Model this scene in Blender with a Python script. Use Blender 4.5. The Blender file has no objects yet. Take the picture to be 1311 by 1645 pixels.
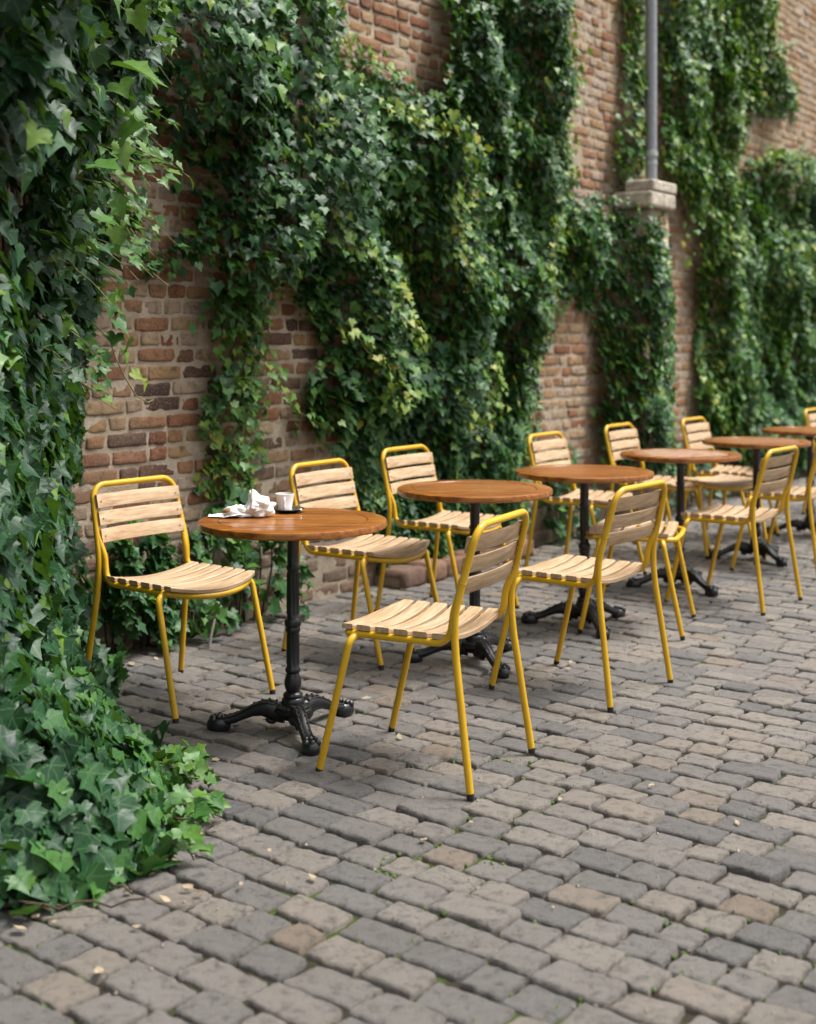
import bpy, math, random
import numpy as np
from mathutils import Vector, Matrix

random.seed(11)
RNG = np.random.default_rng(7)
SC = bpy.context.scene
COL = SC.collection
R = math.radians

# ------------------------------------------------------------------ camera constants
F_PX, CX, HY, CAM_H = 2100.0, 655.5, 545.0, 1.38     # focal length / horizon in photograph pixels, eye height in metres
IMG_W, IMG_H = 1311.0, 1645.0
UX, UY = 0.575, 0.818                                 # along the long wall
NX, NY = 0.818, -0.575                                # out of the long wall, into the yard
WALL_T = -4.36                                        # the long wall's plane: P.n = WALL_T

def wpt(s, z, w=0.0):
    """point on the long wall: s along it, z up, w out of it"""
    t = WALL_T + w
    return np.array((NX*t + UX*s, NY*t + UY*s, z))

def wall_sz(px, py, w=0.0):
    k = (px - CX)/F_PX
    t = WALL_T + w
    y = t/(k*NX + NY)
    x = k*y
    return (x*UX + y*UY, CAM_H + (HY - py)*y/F_PX)

def lerp(a, b, t): return a + (b - a)*t

# ------------------------------------------------------------------ object helpers
def tag(o, label=None, cat=None, group=None, kind=None):
    if label: o['label'] = label
    if cat: o['category'] = cat
    if group: o['group'] = group
    if kind: o['kind'] = kind
    return o

def empty(name, loc=(0, 0, 0), rz=0.0):
    o = bpy.data.objects.new(name, None)
    o.empty_display_size = 0.1
    COL.objects.link(o)
    o.location = loc; o.rotation_euler = (0, 0, rz)
    return o

def link_mesh(name, me, parent=None):
    o = bpy.data.objects.new(name, me)
    COL.objects.link(o)
    if parent: o.parent = parent
    return o

def np_mesh(name, V, faces, mats, mat_ids=None, attrs=None, smooth=True, parent=None):
    """V (N,3); faces: list of (M,k) arrays; mat_ids: list of int/array per face array; attrs: {name: (N,) or (N,3)}"""
    me = bpy.data.meshes.new(name)
    V = np.asarray(V, dtype=np.float32)
    faces = [np.asarray(f, dtype=np.int32) for f in faces if len(f)]
    nl = sum(f.size for f in faces); nf = sum(len(f) for f in faces)
    me.vertices.add(len(V)); me.vertices.foreach_set('co', V.ravel())
    me.loops.add(nl); me.loops.foreach_set('vertex_index', np.concatenate([f.ravel() for f in faces]))
    tot = np.concatenate([np.full(len(f), f.shape[1], dtype=np.int32) for f in faces])
    st = np.zeros(nf, dtype=np.int32); st[1:] = np.cumsum(tot)[:-1]
    me.polygons.add(nf); me.polygons.foreach_set('loop_start', st); me.polygons.foreach_set('loop_total', tot)
    for m in mats: me.materials.append(m)
    if mat_ids is not None:
        mi = np.concatenate([np.broadcast_to(np.asarray(i, dtype=np.int32), (len(f),)) for i, f in zip(mat_ids, faces)])
        me.polygons.foreach_set('material_index', mi)
    me.polygons.foreach_set('use_smooth', np.full(nf, smooth, dtype=bool))
    for k, a in (attrs or {}).items():
        a = np.asarray(a, dtype=np.float32)
        if a.ndim == 1:
            at = me.attributes.new(k, 'FLOAT', 'POINT'); at.data.foreach_set('value', a)
        else:
            at = me.attributes.new(k, 'FLOAT_VECTOR', 'POINT'); at.data.foreach_set('vector', a.ravel())
    me.update(calc_edges=True)
    return link_mesh(name, me, parent)

def norm(v): return v/np.maximum(np.linalg.norm(v, axis=-1, keepdims=True), 1e-9)

class MB:
    """collects simple shapes into one mesh"""
    def __init__(self): self.v = []; self.f = []; self.m = []; self.mi = 0
    def add(self, vs, fs):
        b = len(self.v)
        self.v += [tuple(map(float, p)) for p in vs]
        self.f += [tuple(i + b for i in f) for f in fs]
        self.m += [self.mi]*len(fs)
    def box(self, c, h, M=None):
        vs = [Vector((sx*h[0], sy*h[1], sz*h[2])) for sx in (-1, 1) for sy in (-1, 1) for sz in (-1, 1)]
        if M: vs = [M @ v for v in vs]
        vs = [v + Vector(c) for v in vs]
        self.add(vs, [(0, 1, 3, 2), (4, 6, 7, 5), (0, 4, 5, 1), (2, 3, 7, 6), (0, 2, 6, 4), (1, 5, 7, 3)])
    def tube(self, pts, rad, n=12, caps=True, closed=False):
        pts = [Vector(p) for p in pts]
        N = len(pts)
        rad = list(rad) if hasattr(rad, '__len__') else [rad]*N
        T = []
        for i in range(N):
            if closed: d = pts[(i+1) % N] - pts[i-1]
            else: d = pts[min(i+1, N-1)] - pts[max(i-1, 0)]
            T.append(d.normalized())
        up = Vector((0, 0, 1)) if abs(T[0].z) < 0.9 else Vector((1, 0, 0))
        a = T[0].cross(up).normalized(); rings = []
        for i in range(N):
            a = (a - T[i]*a.dot(T[i])).normalized()
            b = T[i].cross(a)
            rings.append([pts[i] + (a*math.cos(2*math.pi*k/n) + b*math.sin(2*math.pi*k/n))*rad[i] for k in range(n)])
        vs = [p for r in rings for p in r]; fs = []
        for i in range(N if closed else N-1):
            j = (i+1) % N
            for k in range(n):
                k2 = (k+1) % n
                fs.append((i*n+k, i*n+k2, j*n+k2, j*n+k))
        if caps and not closed:
            fs.append(tuple(range(n-1, -1, -1))); fs.append(tuple((N-1)*n + k for k in range(n)))
        self.add(vs, fs)
    def lathe(self, prof, n=32, c=(0, 0, 0), flute=0.0, nf=0):
        vs = []; fs = []; N = len(prof)
        for (r, z) in prof:
            for k in range(n):
                a = 2*math.pi*k/n
                vs.append((c[0] + r*math.cos(a), c[1] + r*math.sin(a), c[2] + z))
        for i in range(N-1):
            for k in range(n):
                k2 = (k+1) % n
                fs.append((i*n+k, i*n+k2, (i+1)*n+k2, (i+1)*n+k))
        fs.append(tuple(range(n-1, -1, -1))); fs.append(tuple((N-1)*n + k for k in range(n)))
        self.add(vs, fs)
    def ball(self, c, r, nu=12, nv=8):
        r = r if hasattr(r, '__len__') else (r, r, r)
        vs = []; fs = []
        for i in range(nv+1):
            ph = math.pi*i/nv
            for k in range(nu):
                a = 2*math.pi*k/nu
                vs.append((c[0]+r[0]*math.sin(ph)*math.cos(a), c[1]+r[1]*math.sin(ph)*math.sin(a), c[2]+r[2]*math.cos(ph)))
        for i in range(nv):
            for k in range(nu):
                k2 = (k+1) % nu
                if i == 0: fs.append((k, (i+1)*nu+k, (i+1)*nu+k2))
                elif i == nv-1: fs.append((i*nu+k, (i+1)*nu+k, i*nu+k2))
                else: fs.append((i*nu+k, (i+1)*nu+k, (i+1)*nu+k2, i*nu+k2))
        self.add(vs, fs)
    def build(self, name, mats, parent=None, smooth=True, angle=40):
        me = bpy.data.meshes.new(name)
        me.from_pydata(self.v, [], self.f)
        mats = mats if isinstance(mats, (list, tuple)) else [mats]
        for m in mats: me.materials.append(m)
        me.polygons.foreach_set('material_index', self.m)
        me.polygons.foreach_set('use_smooth', [smooth]*len(self.f))
        me.update()
        if smooth and angle: me.set_sharp_from_angle(angle=R(angle))
        return link_mesh(name, me, parent)

def fillet(pts, rads, n=7):
    """rounded polyline"""
    pts = [Vector(p) for p in pts]; out = [pts[0]]
    for i in range(1, len(pts)-1):
        p, a, b = pts[i], pts[i-1], pts[i+1]
        r = rads[i-1]
        da = (a-p); db = (b-p)
        la, lb = da.length, db.length
        da.normalize(); db.normalize()
        ang = da.angle(db)
        if r <= 0 or ang > 3.13: out.append(p); continue
        d = min(r/math.tan(ang/2), la*0.49, lb*0.49); rr = d*math.tan(ang/2)
        bis = (da+db).normalized(); c = p + bis*(rr/math.sin(ang/2))
        s, e = p + da*d, p + db*d
        vs_, ve_ = s-c, e-c
        tot = vs_.angle(ve_); ax = vs_.cross(ve_)
        if ax.length < 1e-9: out.append(p); continue
        ax.normalize()
        for k in range(n+1):
            out.append(c + Matrix.Rotation(tot*k/n, 3, ax) @ vs_)
    out.append(pts[-1])
    return out

def copy_tree(o, parent=None):
    c = o.copy(); COL.objects.link(c); c.parent = parent
    for ch in list(o.children): copy_tree(ch, c)
    return c

# ------------------------------------------------------------------ value noise (numpy)
_T = np.random.default_rng(3).random(4096).astype(np.float64)
def _h(i, j, k=0): return _T[(i*73 + j*179 + k*283 + (i*j) % 57) & 4095]
def vnoise(x, y, z=None):
    x = np.asarray(x, float); y = np.asarray(y, float)
    z = np.zeros_like(x) if z is None else np.asarray(z, float)
    i, j, k = np.floor(x).astype(int), np.floor(y).astype(int), np.floor(z).astype(int)
    fx, fy, fz = x-i, y-j, z-k
    fx = fx*fx*(3-2*fx); fy = fy*fy*(3-2*fy); fz = fz*fz*(3-2*fz)
    def pl(kk):
        a = _h(i, j, kk)*(1-fx) + _h(i+1, j, kk)*fx
        b = _h(i, j+1, kk)*(1-fx) + _h(i+1, j+1, kk)*fx
        return a*(1-fy) + b*fy
    return pl(k)*(1-fz) + pl(k+1)*fz
def fbm(x, y, z=None, o=3):
    s = 0; a = 0.5; t = 0
    for q in range(o):
        zz = None if z is None else np.asarray(z)*2**q + 5.1*q
        s = s + a*vnoise(np.asarray(x)*2**q + 17.3*q, np.asarray(y)*2**q + 9.7*q, zz); t += a; a *= 0.5
    return s/t

# ------------------------------------------------------------------ materials
class NT:
    def __init__(self, name):
        self.m = bpy.data.materials.new(name); self.m.use_nodes = True
        self.t = self.m.node_tree; self.t.nodes.clear()
        self.out = self.n('ShaderNodeOutputMaterial')
    def n(self, ty, **kw):
        o = self.t.nodes.new(ty)
        for k, v in kw.items():
            if k.startswith('i_'):
                key = k[2:].replace('_', ' ')
                o.inputs[int(key) if key.isdigit() else key].default_value = v
            else: setattr(o, k, v)
        return o
    def l(self, a, b): self.t.links.new(a, b)
    def noise(self, vec, scale, detail=4, rough=0.6):
        o = self.n('ShaderNodeTexNoise'); o.inputs['Scale'].default_value = scale
        o.inputs['Detail'].default_value = detail; o.inputs['Roughness'].default_value = rough
        if vec: self.l(vec, o.inputs['Vector'])
        return o.outputs['Fac']
    def ramp(self, fac, stops, interp='LINEAR'):
        o = self.n('ShaderNodeValToRGB'); o.color_ramp.interpolation = interp
        e = o.color_ramp.elements
        while len(e) < len(stops): e.new(0.5)
        for el, (p, c) in zip(e, stops):
            el.position = p; el.color = (c[0], c[1], c[2], 1) if hasattr(c, '__len__') else (c, c, c, 1)
        self.l(fac, o.inputs['Fac']); return o.outputs['Color']
    def mix(self, fac, a, b, mode='MIX'):
        o = self.n('ShaderNodeMix', data_type='RGBA', blend_type=mode)
        for key, v in ((0, fac), (6, a), (7, b)):
            if hasattr(v, 'links') or isinstance(v, bpy.types.NodeSocket): self.l(v, o.inputs[key])
            elif hasattr(v, '__len__'): o.inputs[key].default_value = (*v[:3], 1)
            else: o.inputs[key].default_value = v
        return o.outputs[2]
    def math(self, op, a, b=None):
        o = self.n('ShaderNodeMath', operation=op)
        for i, v in ((0, a), (1, b)):
            if v is None: continue
            if isinstance(v, bpy.types.NodeSocket): self.l(v, o.inputs[i])
            else: o.inputs[i].default_value = v
        return o.outputs[0]
    def bump(self, h, strength=0.3, dist=0.01, normal=None):
        o = self.n('ShaderNodeBump'); o.inputs['Strength'].default_value = strength
        o.inputs['Distance'].default_value = dist; self.l(h, o.inputs['Height'])
        if normal: self.l(normal, o.inputs['Normal'])
        return o.outputs['Normal']
    def bsdf(self, col, rough=0.5, normal=None, **kw):
        o = self.n('ShaderNodeBsdfPrincipled')
        for key, v in (('Base Color', col), ('Roughness', rough)):
            if isinstance(v, bpy.types.NodeSocket): self.l(v, o.inputs[key])
            elif hasattr(v, '__len__'): o.inputs[key].default_value = (*v[:3], 1)
            else: o.inputs[key].default_value = v
        for k, v in kw.items():
            o.inputs[k.replace('_', ' ')].default_value = v
        if normal: self.l(normal, o.inputs['Normal'])
        return o.outputs['BSDF']
    def done(self, sh): self.l(sh, self.out.inputs['Surface']); return self.m
    def obj(self): return self.n('ShaderNodeTexCoord').outputs['Object']
    def attr(self, name, out='Fac'): return self.n('ShaderNodeAttribute', attribute_name=name).outputs[out]
    def mapping(self, vec, scale):
        o = self.n('ShaderNodeMapping'); o.inputs['Scale'].default_value = scale
        self.l(vec, o.inputs['Vector']); return o.outputs['Vector']

def m_yellow():
    t = NT('yellow_paint'); v = t.obj()
    n1 = t.noise(v, 9, 3); n2 = t.noise(v, 160, 2)
    c = t.ramp(n1, [(0.3, (0.55, 0.305, 0.007)), (0.7, (0.62, 0.365, 0.011))])
    sp = t.noise(v, 60, 5, 0.75)
    c = t.mix(t.ramp(sp, [(0.66, 0), (0.72, 0.7)]), c, (0.24, 0.12, 0.025))
    nrm = t.bump(n2, 0.06, 0.002)
    return t.done(t.bsdf(c, t.ramp(n1, [(0.3, 0.3), (0.7, 0.42)]), nrm, Specular_IOR_Level=0.5))

def m_teak():
    t = NT('pale_teak'); v = t.obj()
    g = t.noise(t.mapping(v, (6, 70, 70)), 1.0, 5, 0.65)
    b = t.noise(t.mapping(v, (3, 16, 16)), 1.0, 2)
    c = t.ramp(g, [(0.31, (0.25, 0.150, 0.078)), (0.5, (0.440, 0.300, 0.178)), (0.70, (0.57, 0.435, 0.295))])
    c = t.mix(t.ramp(b, [(0.3, 0), (0.75, 0.45)]), c, (0.40, 0.245, 0.115))
    nrm = t.bump(g, 0.15, 0.002)
    return t.done(t.bsdf(c, 0.5, nrm, Specular_IOR_Level=0.35))

def m_tabletop():
    t = NT('orange_stained_wood'); v = t.obj()
    g = t.noise(t.mapping(v, (5, 60, 60)), 1.0, 6, 0.65)
    b = t.noise(t.mapping(v, (2.5, 18, 18)), 1.0, 2)
    c = t.ramp(g, [(0.32, (0.060, 0.016, 0.003)), (0.5, (0.255, 0.086, 0.011)), (0.70, (0.43, 0.185, 0.034))])
    c = t.mix(t.ramp(b, [(0.35, 0), (0.7, 0.5)]), c, (0.155, 0.040, 0.008))
    nrm = t.bump(g, 0.12, 0.002)
    return t.done(t.bsdf(c, t.ramp(g, [(0.3, 0.40), (0.7, 0.28)]), nrm, Specular_IOR_Level=0.4, Coat_Weight=0.3, Coat_Roughness=0.12))

def m_simple(name, col, rough=0.5, bump=0.0, scale=80, var=0.15, **kw):
    t = NT(name); v = t.obj(); n = t.noise(v, scale, 4)
    c = t.ramp(n, [(0.3, [x*(1-var) for x in col]), (0.7, [min(1, x*(1+var)) for x in col])])
    nrm = t.bump(n, bump, 0.003) if bump else None
    return t.done(t.bsdf(c, rough, nrm, **kw))

def m_iron():
    t = NT('black_cast_iron'); v = t.obj(); n = t.noise(v, 120, 4); n2 = t.noise(v, 14, 3)
    c = t.ramp(n2, [(0.3, (0.006, 0.006, 0.007)), (0.7, (0.014, 0.014, 0.015))])
    return t.done(t.bsdf(c, 0.33, t.bump(n, 0.25, 0.002), Specular_IOR_Level=0.55))

def m_brick():
    t = NT('old_brick'); v = t.obj(); tint = t.attr('tint'); wear = t.attr('wear')
    c = t.ramp(tint, [(0.0, (0.080, 0.050, 0.042)), (0.12, (0.165, 0.082, 0.058)), (0.28, (0.310, 0.118, 0.062)),
                      (0.46, (0.370, 0.180, 0.092)), (0.62, (0.450, 0.270, 0.130)), (0.8, (0.51, 0.375, 0.24)), (1.0, (0.48, 0.37, 0.295))])
    n1 = t.noise(v, 22, 8, 0.78); n2 = t.noise(v, 110, 5, 0.8); n3 = t.noise(v, 3.0, 3)
    c = t.mix(t.ramp(n1, [(0.38, 0.7), (0.50, 0.0)]), c, (0.085, 0.050, 0.037))
    c = t.mix(t.ramp(n2, [(0.52, 0.0), (0.64, 0.7)]), c, (0.46, 0.35, 0.25))
    c = t.mix(t.math('MULTIPLY', wear, t.ramp(n1, [(0.35, 0.25), (0.6, 0.9)])), c, (0.26, 0.205, 0.16))
    c = t.mix(t.ramp(n3, [(0.45, 0.0), (0.7, 0.35)]), c, (0.38, 0.255, 0.175))
    h = t.math('ADD', t.math('MULTIPLY', n1, 0.6), t.math('MULTIPLY', n2, 0.4))
    return t.done(t.bsdf(c, 0.88, t.bump(h, 1.0, 0.035), Specular_IOR_Level=0.2))

def m_mortar():
    t = NT('sandy_mortar'); v = t.obj()
    n1 = t.noise(v, 9, 4); n2 = t.noise(v, 120, 4, 0.7)
    c = t.ramp(n1, [(0.3, (0.33, 0.265, 0.195)), (0.7, (0.50, 0.42, 0.325))])
    c = t.mix(t.ramp(n2, [(0.3, 0.5), (0.55, 0)]), c, (0.13, 0.10, 0.075))
    return t.done(t.bsdf(c, 0.95, t.bump(n2, 0.6, 0.01), Specular_IOR_Level=0.1))

def m_sett():
    t = NT('cobble_stone'); v = t.obj(); tint = t.attr('tint')
    c = t.ramp(tint, [(0.0, (0.160, 0.156, 0.156)), (0.3, (0.245, 0.227, 0.211)), (0.55, (0.325, 0.292, 0.258)),
                      (0.8, (0.360, 0.308, 0.256)), (1.0, (0.310, 0.235, 0.172))])
    n1 = t.noise(v, 30, 8, 0.8); n2 = t.noise(v, 210, 5, 0.8); n3 = t.noise(v, 1.3, 3)
    c = t.mix(t.ramp(n1, [(0.38, 0.75), (0.50, 0.0)]), c, (0.075, 0.070, 0.066))
    c = t.mix(t.ramp(n2, [(0.52, 0.0), (0.62, 0.6)]), c, (0.40, 0.37, 0.335))
    c = t.mix(t.ramp(n3, [(0.4, 0.0), (0.7, 0.25)]), c, (0.12, 0.105, 0.09))
    h = t.math('ADD', t.math('MULTIPLY', n1, 0.7), t.math('MULTIPLY', n2, 0.3))
    return t.done(t.bsdf(c, t.ramp(n1, [(0.3, 0.42), (0.7, 0.64)]), t.bump(h, 1.0, 0.04), Specular_IOR_Level=0.4))

def m_soil():
    t = NT('joint_sand_and_moss'); v = t.obj()
    n1 = t.noise(v, 2.2, 4, 0.6); n2 = t.noise(v, 170, 4, 0.7); n3 = t.noise(v, 40, 4)
    c = t.ramp(n2, [(0.35, (0.016, 0.013, 0.010)), (0.6, (0.055, 0.045, 0.033)), (0.8, (0.19, 0.16, 0.12))])
    ms = t.mix(n3, (0.03, 0.05, 0.010), (0.085, 0.115, 0.024))
    c = t.mix(t.ramp(n1, [(0.50, 0.0), (0.60, 0.85)]), c, ms)
    return t.done(t.bsdf(c, 0.95, t.bump(n2, 0.9, 0.008), Specular_IOR_Level=0.1))

def m_leaf():
    t = NT('ivy_leaf'); tint = t.attr('tint'); uv = t.attr('leafco', 'Vector')
    sx = t.n('ShaderNodeSeparateXYZ'); t.l(uv, sx.inputs[0])
    ax = t.math('ABSOLUTE', sx.outputs[0]); yy = t.math('SUBTRACT', 0.16, sx.outputs[1])
    r = t.math('SQRT', t.math('ADD', t.math('MULTIPLY', ax, ax), t.math('MULTIPLY', yy, yy)))
    ang = t.math('ARCTAN2', ax, yy)
    d = t.math('MINIMUM', ang, t.math('MINIMUM', t.math('ABSOLUTE', t.math('SUBTRACT', ang, 0.98)), t.math('ABSOLUTE', t.math('SUBTRACT', ang, 1.85))))
    vein = t.ramp(t.math('MULTIPLY', d, r), [(0.008, 0.55), (0.028, 0.0)])
    c = t.ramp(tint, [(0.0, (0.0050, 0.028, 0.0115)), (0.3, (0.0165, 0.074, 0.0215)), (0.55, (0.058, 0.162, 0.024)),
                      (0.75, (0.115, 0.215, 0.020)), (0.9, (0.220, 0.285, 0.028)), (1.0, (0.34, 0.31, 0.04))])
    n = t.noise(t.obj(), 55, 3)
    c = t.mix(t.ramp(n, [(0.35, 0.0), (0.7, 0.35)]), c, (0.012, 0.04, 0.018))
    c = t.mix(vein, c, (0.09, 0.155, 0.07))
    tr = t.mix(0.5, c, (0.14, 0.30, 0.012))
    b = t.bsdf(c, t.ramp(n, [(0.3, 0.38), (0.7, 0.55)]), t.bump(t.math('SUBTRACT', 1.0, vein), 0.12, 0.003), Specular_IOR_Level=0.30)
    ts = t.n('ShaderNodeBsdfTranslucent'); t.l(tr, ts.inputs['Color'])
    mx = t.n('ShaderNodeMixShader'); mx.inputs[0].default_value = 0.20
    t.l(b, mx.inputs[1]); t.l(ts.outputs[0], mx.inputs[2])
    return t.done(mx.outputs[0])

M_Y = m_yellow(); M_TEAK = m_teak(); M_TOP = m_tabletop(); M_IRON = m_iron()
M_BRICK = m_brick(); M_MORTAR = m_mortar(); M_SETT = m_sett(); M_SOIL = m_soil(); M_LEAF = m_leaf()
M_RUBBER = m_simple('black_rubber', (0.012, 0.012, 0.012), 0.6)
M_SCREW = m_simple('dull_screw', (0.16, 0.13, 0.10), 0.4, Metallic=0.8)
M_STEM = m_simple('ivy_bark', (0.060, 0.038, 0.022), 0.9, 0.6, 60, 0.4)
M_SHOOT = m_simple('green_shoot', (0.16, 0.15, 0.045), 0.6, 0.2, 60, 0.3)
M_STONE = m_simple('pale_cap_stone', (0.42, 0.37, 0.30), 0.9, 1.0, 22, 0.45)
M_PIPE = m_simple('grey_painted_pipe', (0.25, 0.26, 0.285), 0.42, 0.1, 25, 0.15)
M_CLAMP = m_simple('pale_pipe_collar', (0.34, 0.37, 0.36), 0.5, 0.2, 50, 0.2)
M_CHINA = m_simple('white_china', (0.74, 0.72, 0.69), 0.18, 0, 8, 0.03)
M_BLACKCHINA = m_simple('black_china', (0.012, 0.012, 0.013), 0.2, 0, 8, 0.1)
M_COFFEE = m_simple('coffee', (0.10, 0.05, 0.025), 0.25, 0, 20, 0.3)
M_STEEL = m_simple('steel', (0.6, 0.6, 0.6), 0.22, 0, 20, 0.05, Metallic=1.0)
M_PAPER = m_simple('white_paper', (0.78, 0.755, 0.72), 0.9, 0.15, 40, 0.04)
M_CRUST = m_simple('baked_crust', (0.26, 0.115, 0.035), 0.7, 0.6, 70, 0.5)
M_DRY = m_simple('dry_leaf', (0.30, 0.235, 0.150), 0.85, 0.3, 45, 0.35)
M_DRYB = m_simple('brown_leaf', (0.14, 0.085, 0.045), 0.85, 0.3, 45, 0.35)
M_GRIT = m_simple('grit', (0.30, 0.255, 0.19), 0.9, 0.3, 30, 0.5)
M_STAKE = m_simple('weathered_stake', (0.22, 0.205, 0.185), 0.8, 0.3, 40, 0.2)
M_MOSS = m_simple('moss', (0.055, 0.085, 0.016), 0.95, 0.6, 90, 0.4)

# ------------------------------------------------------------------ block fields (bricks, cobbles)
def block_grid(cu, cv, hu, hv, A, PA, B, PB, edge, depth0, top, jit, cr, seed, tiltu=None, tiltv=None, nfreq=30.0, rough=0.0):
    """N rounded blocks as grids. returns U,V,W (N*na*nb), faces, block index"""
    A = np.asarray(A, float); B = np.asarray(B, float)
    na, nb, N = len(A), len(B), len(cu)
    a, b = np.meshgrid(A, B, indexing='ij'); pa, pb = np.meshgrid(PA, PB, indexing='ij')
    a, b = a.ravel(), b.ravel(); prof = np.minimum(pa, pb).ravel()
    shr_u = 1 - cr*np.abs(b)**5*np.abs(a)**3
    shr_v = 1 - cr*np.abs(a)**5*np.abs(b)**3
    U = cu[:, None] + hu[:, None]*(a*shr_u)[None]
    V = cv[:, None] + hv[:, None]*(b*shr_v)[None]
    e = np.maximum(np.abs(a), np.abs(b))[None]**3
    U = U + e*jit*(fbm(U*nfreq + seed, V*nfreq + np.arange(N)[:, None]*3.7, o=2) - 0.5)*2
    V = V + e*jit*(fbm(U*nfreq + 91 + seed, V*nfreq + np.arange(N)[:, None]*5.1, o=2) - 0.5)*2
    W = depth0 + (top[:, None] - depth0)*prof[None]
    if rough: W = W + prof[None]*rough*(fbm(U*26, V*26 + np.arange(N)[:, None]*2.3, o=3) - 0.5)*2
    if tiltu is not None: W = W + prof[None]*(tiltu[:, None]*(U - cu[:, None]) + tiltv[:, None]*(V - cv[:, None]))
    idx = np.arange(na*nb).reshape(na, nb)
    q = np.stack([idx[:-1, :-1], idx[1:, :-1], idx[1:, 1:], idx[:-1, 1:]], -1).reshape(-1, 4)
    Fq = (q[None] + (np.arange(N)*na*nb)[:, None, None]).reshape(-1, 4)
    bid = np.repeat(np.arange(N), na*nb)
    return U.ravel(), V.ravel(), W.ravel(), Fq, bid

def bond(s0, s1, z0, z1, pitch, rng):
    """brick centres for an irregular old bond"""
    out = []
    nrow = int((z1 - z0)/pitch)
    for i in range(nrow):
        s = s0 - rng.random()*0.2; zc = z0 + (i + 0.5)*pitch
        while s < s1:
            L = 0.118 if rng.random() < 0.55 else 0.232
            L *= rng.uniform(0.93, 1.07)
            out.append((s + L/2, zc + rng.normal(0, 0.0022), L)); s += L
    a = np.array(out)
    m = (a[:, 0] - a[:, 2]/2 > s0) & (a[:, 0] + a[:, 2]/2 < s1)
    return a[m]

def brick_patch(s0, s1, z0, z1, rng, fine=True):
    bk = bond(s0, s1, z0, z1, 0.0745, rng)
    N = len(bk); s, z, L = bk.T
    wear = np.clip((0.75 - z)/0.55 + (fbm(s*1.3, z*1.7) - 0.5)*1.6, 0, 1)
    hu = L/2 - rng.uniform(0.0045, 0.008, N); hv = np.full(N, 0.0745/2 - 0.0055) - rng.uniform(0, 0.0025, N)
    top = rng.uniform(0.004, 0.013, N) - wear*rng.uniform(0.0, 0.007, N)
    if fine:
        A = [-1, -.975, -.88, -.5, -.15, .15, .5, .88, .975, 1]; PA = [0, .78, 1, 1, 1, 1, 1, 1, .78, 0]
        B = [-1, -.93, -.72, -.25, .25, .72, .93, 1]; PB = [0, .8, 1, 1, 1, 1, .8, 0]
    else:
        A = [-1, -.93, .93, 1]; PA = [0, 1, 1, 0]; B = [-1, -.84, .84, 1]; PB = [0, 1, 1, 0]
    U, V, W, Fq, bid = block_grid(s, z, hu, hv, A, PA, B, PB, 0, -0.006, top, 0.0075, 0.08, 5.0,
                                  rng.normal(0, .025, N), rng.normal(0, .05, N), 48.0, 0.005 if fine else 0.0)
    tint = np.clip(rng.beta(1.15, 1.1, N) + (fbm(s*0.8, z*0.9) - 0.5)*0.25, 0, 1)
    far = np.clip((s - 6.0)/4.0, 0, 1)                              # tints shift paler and browner along the far stretch
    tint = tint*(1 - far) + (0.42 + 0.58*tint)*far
    return U, V, W, Fq, tint[bid], wear[bid]

def mortar_sheet(s0, s1, z0, z1, n):
    ns = int((s1 - s0)/n) + 1; nz = int((z1 - z0)/n) + 1
    S, Z = np.meshgrid(np.linspace(s0, s1, ns), np.linspace(z0, z1, nz), indexing='ij')
    W = (fbm(S*9, Z*9) - 0.5)*0.014 + (fbm(S*38 + 7, Z*38, o=2) - 0.5)*0.008 + 0.0025
    idx = np.arange(ns*nz).reshape(ns, nz)
    q = np.stack([idx[:-1, :-1], idx[1:, :-1], idx[1:, 1:], idx[:-1, 1:]], -1).reshape(-1, 4)
    return S.ravel(), Z.ravel(), W.ravel(), q

def make_brick_wall(name, patches, core, mapf, parent=None, n=0.06):
    """bricks and mortar of one wall as one mesh. core = (s0,s1,z0,z1,depth)"""
    VV = []; FF = []; MI = []; T = []; WR = []; base = 0
    def push(U, V, W, F, mi, t, wr):
        nonlocal base
        VV.append(mapf(U, V, W)); FF.append(F + base); MI.append(mi); T.append(t); WR.append(wr); base += len(U)
    for p in patches:
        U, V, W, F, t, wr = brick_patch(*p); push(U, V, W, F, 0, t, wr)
    s0, s1, z0, z1, dep = core
    U, V, W, F = mortar_sheet(s0, s1, z0, z1, n); push(U, V, W, F, 1, np.zeros(len(U)), np.zeros(len(U)))
    U = np.array([s0, s1, s1, s0]*2, float); V = np.array([z0, z0, z1, z1]*2, float); W = np.array([-.004]*4 + [-dep]*4)
    F = np.array([(5, 4, 7, 6), (0, 3, 7, 4), (1, 5, 6, 2), (3, 2, 6, 7)])
    push(U, V, W, F, 1, np.zeros(8), np.zeros(8))
    return np_mesh(name, np.concatenate(VV), FF, [M_BRICK, M_MORTAR], MI, {'tint': np.concatenate(T), 'wear': np.concatenate(WR)}, True, parent)

rw = np.random.default_rng(21)
def map_wall(U, V, W):
    t = WALL_T + W
    return np.stack([NX*t + UX*U, NY*t + UY*U, V], -1)
WALL_H = 5.6
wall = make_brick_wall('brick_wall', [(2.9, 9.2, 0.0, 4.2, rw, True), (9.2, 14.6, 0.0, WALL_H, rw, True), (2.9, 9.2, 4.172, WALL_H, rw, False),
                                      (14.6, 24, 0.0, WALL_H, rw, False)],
                       (2.7, 24, -0.1, WALL_H - 0.03, 0.36), map_wall, n=0.028)
tag(wall, 'long weathered red and tan brick wall running behind the cafe tables', 'wall')

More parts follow.
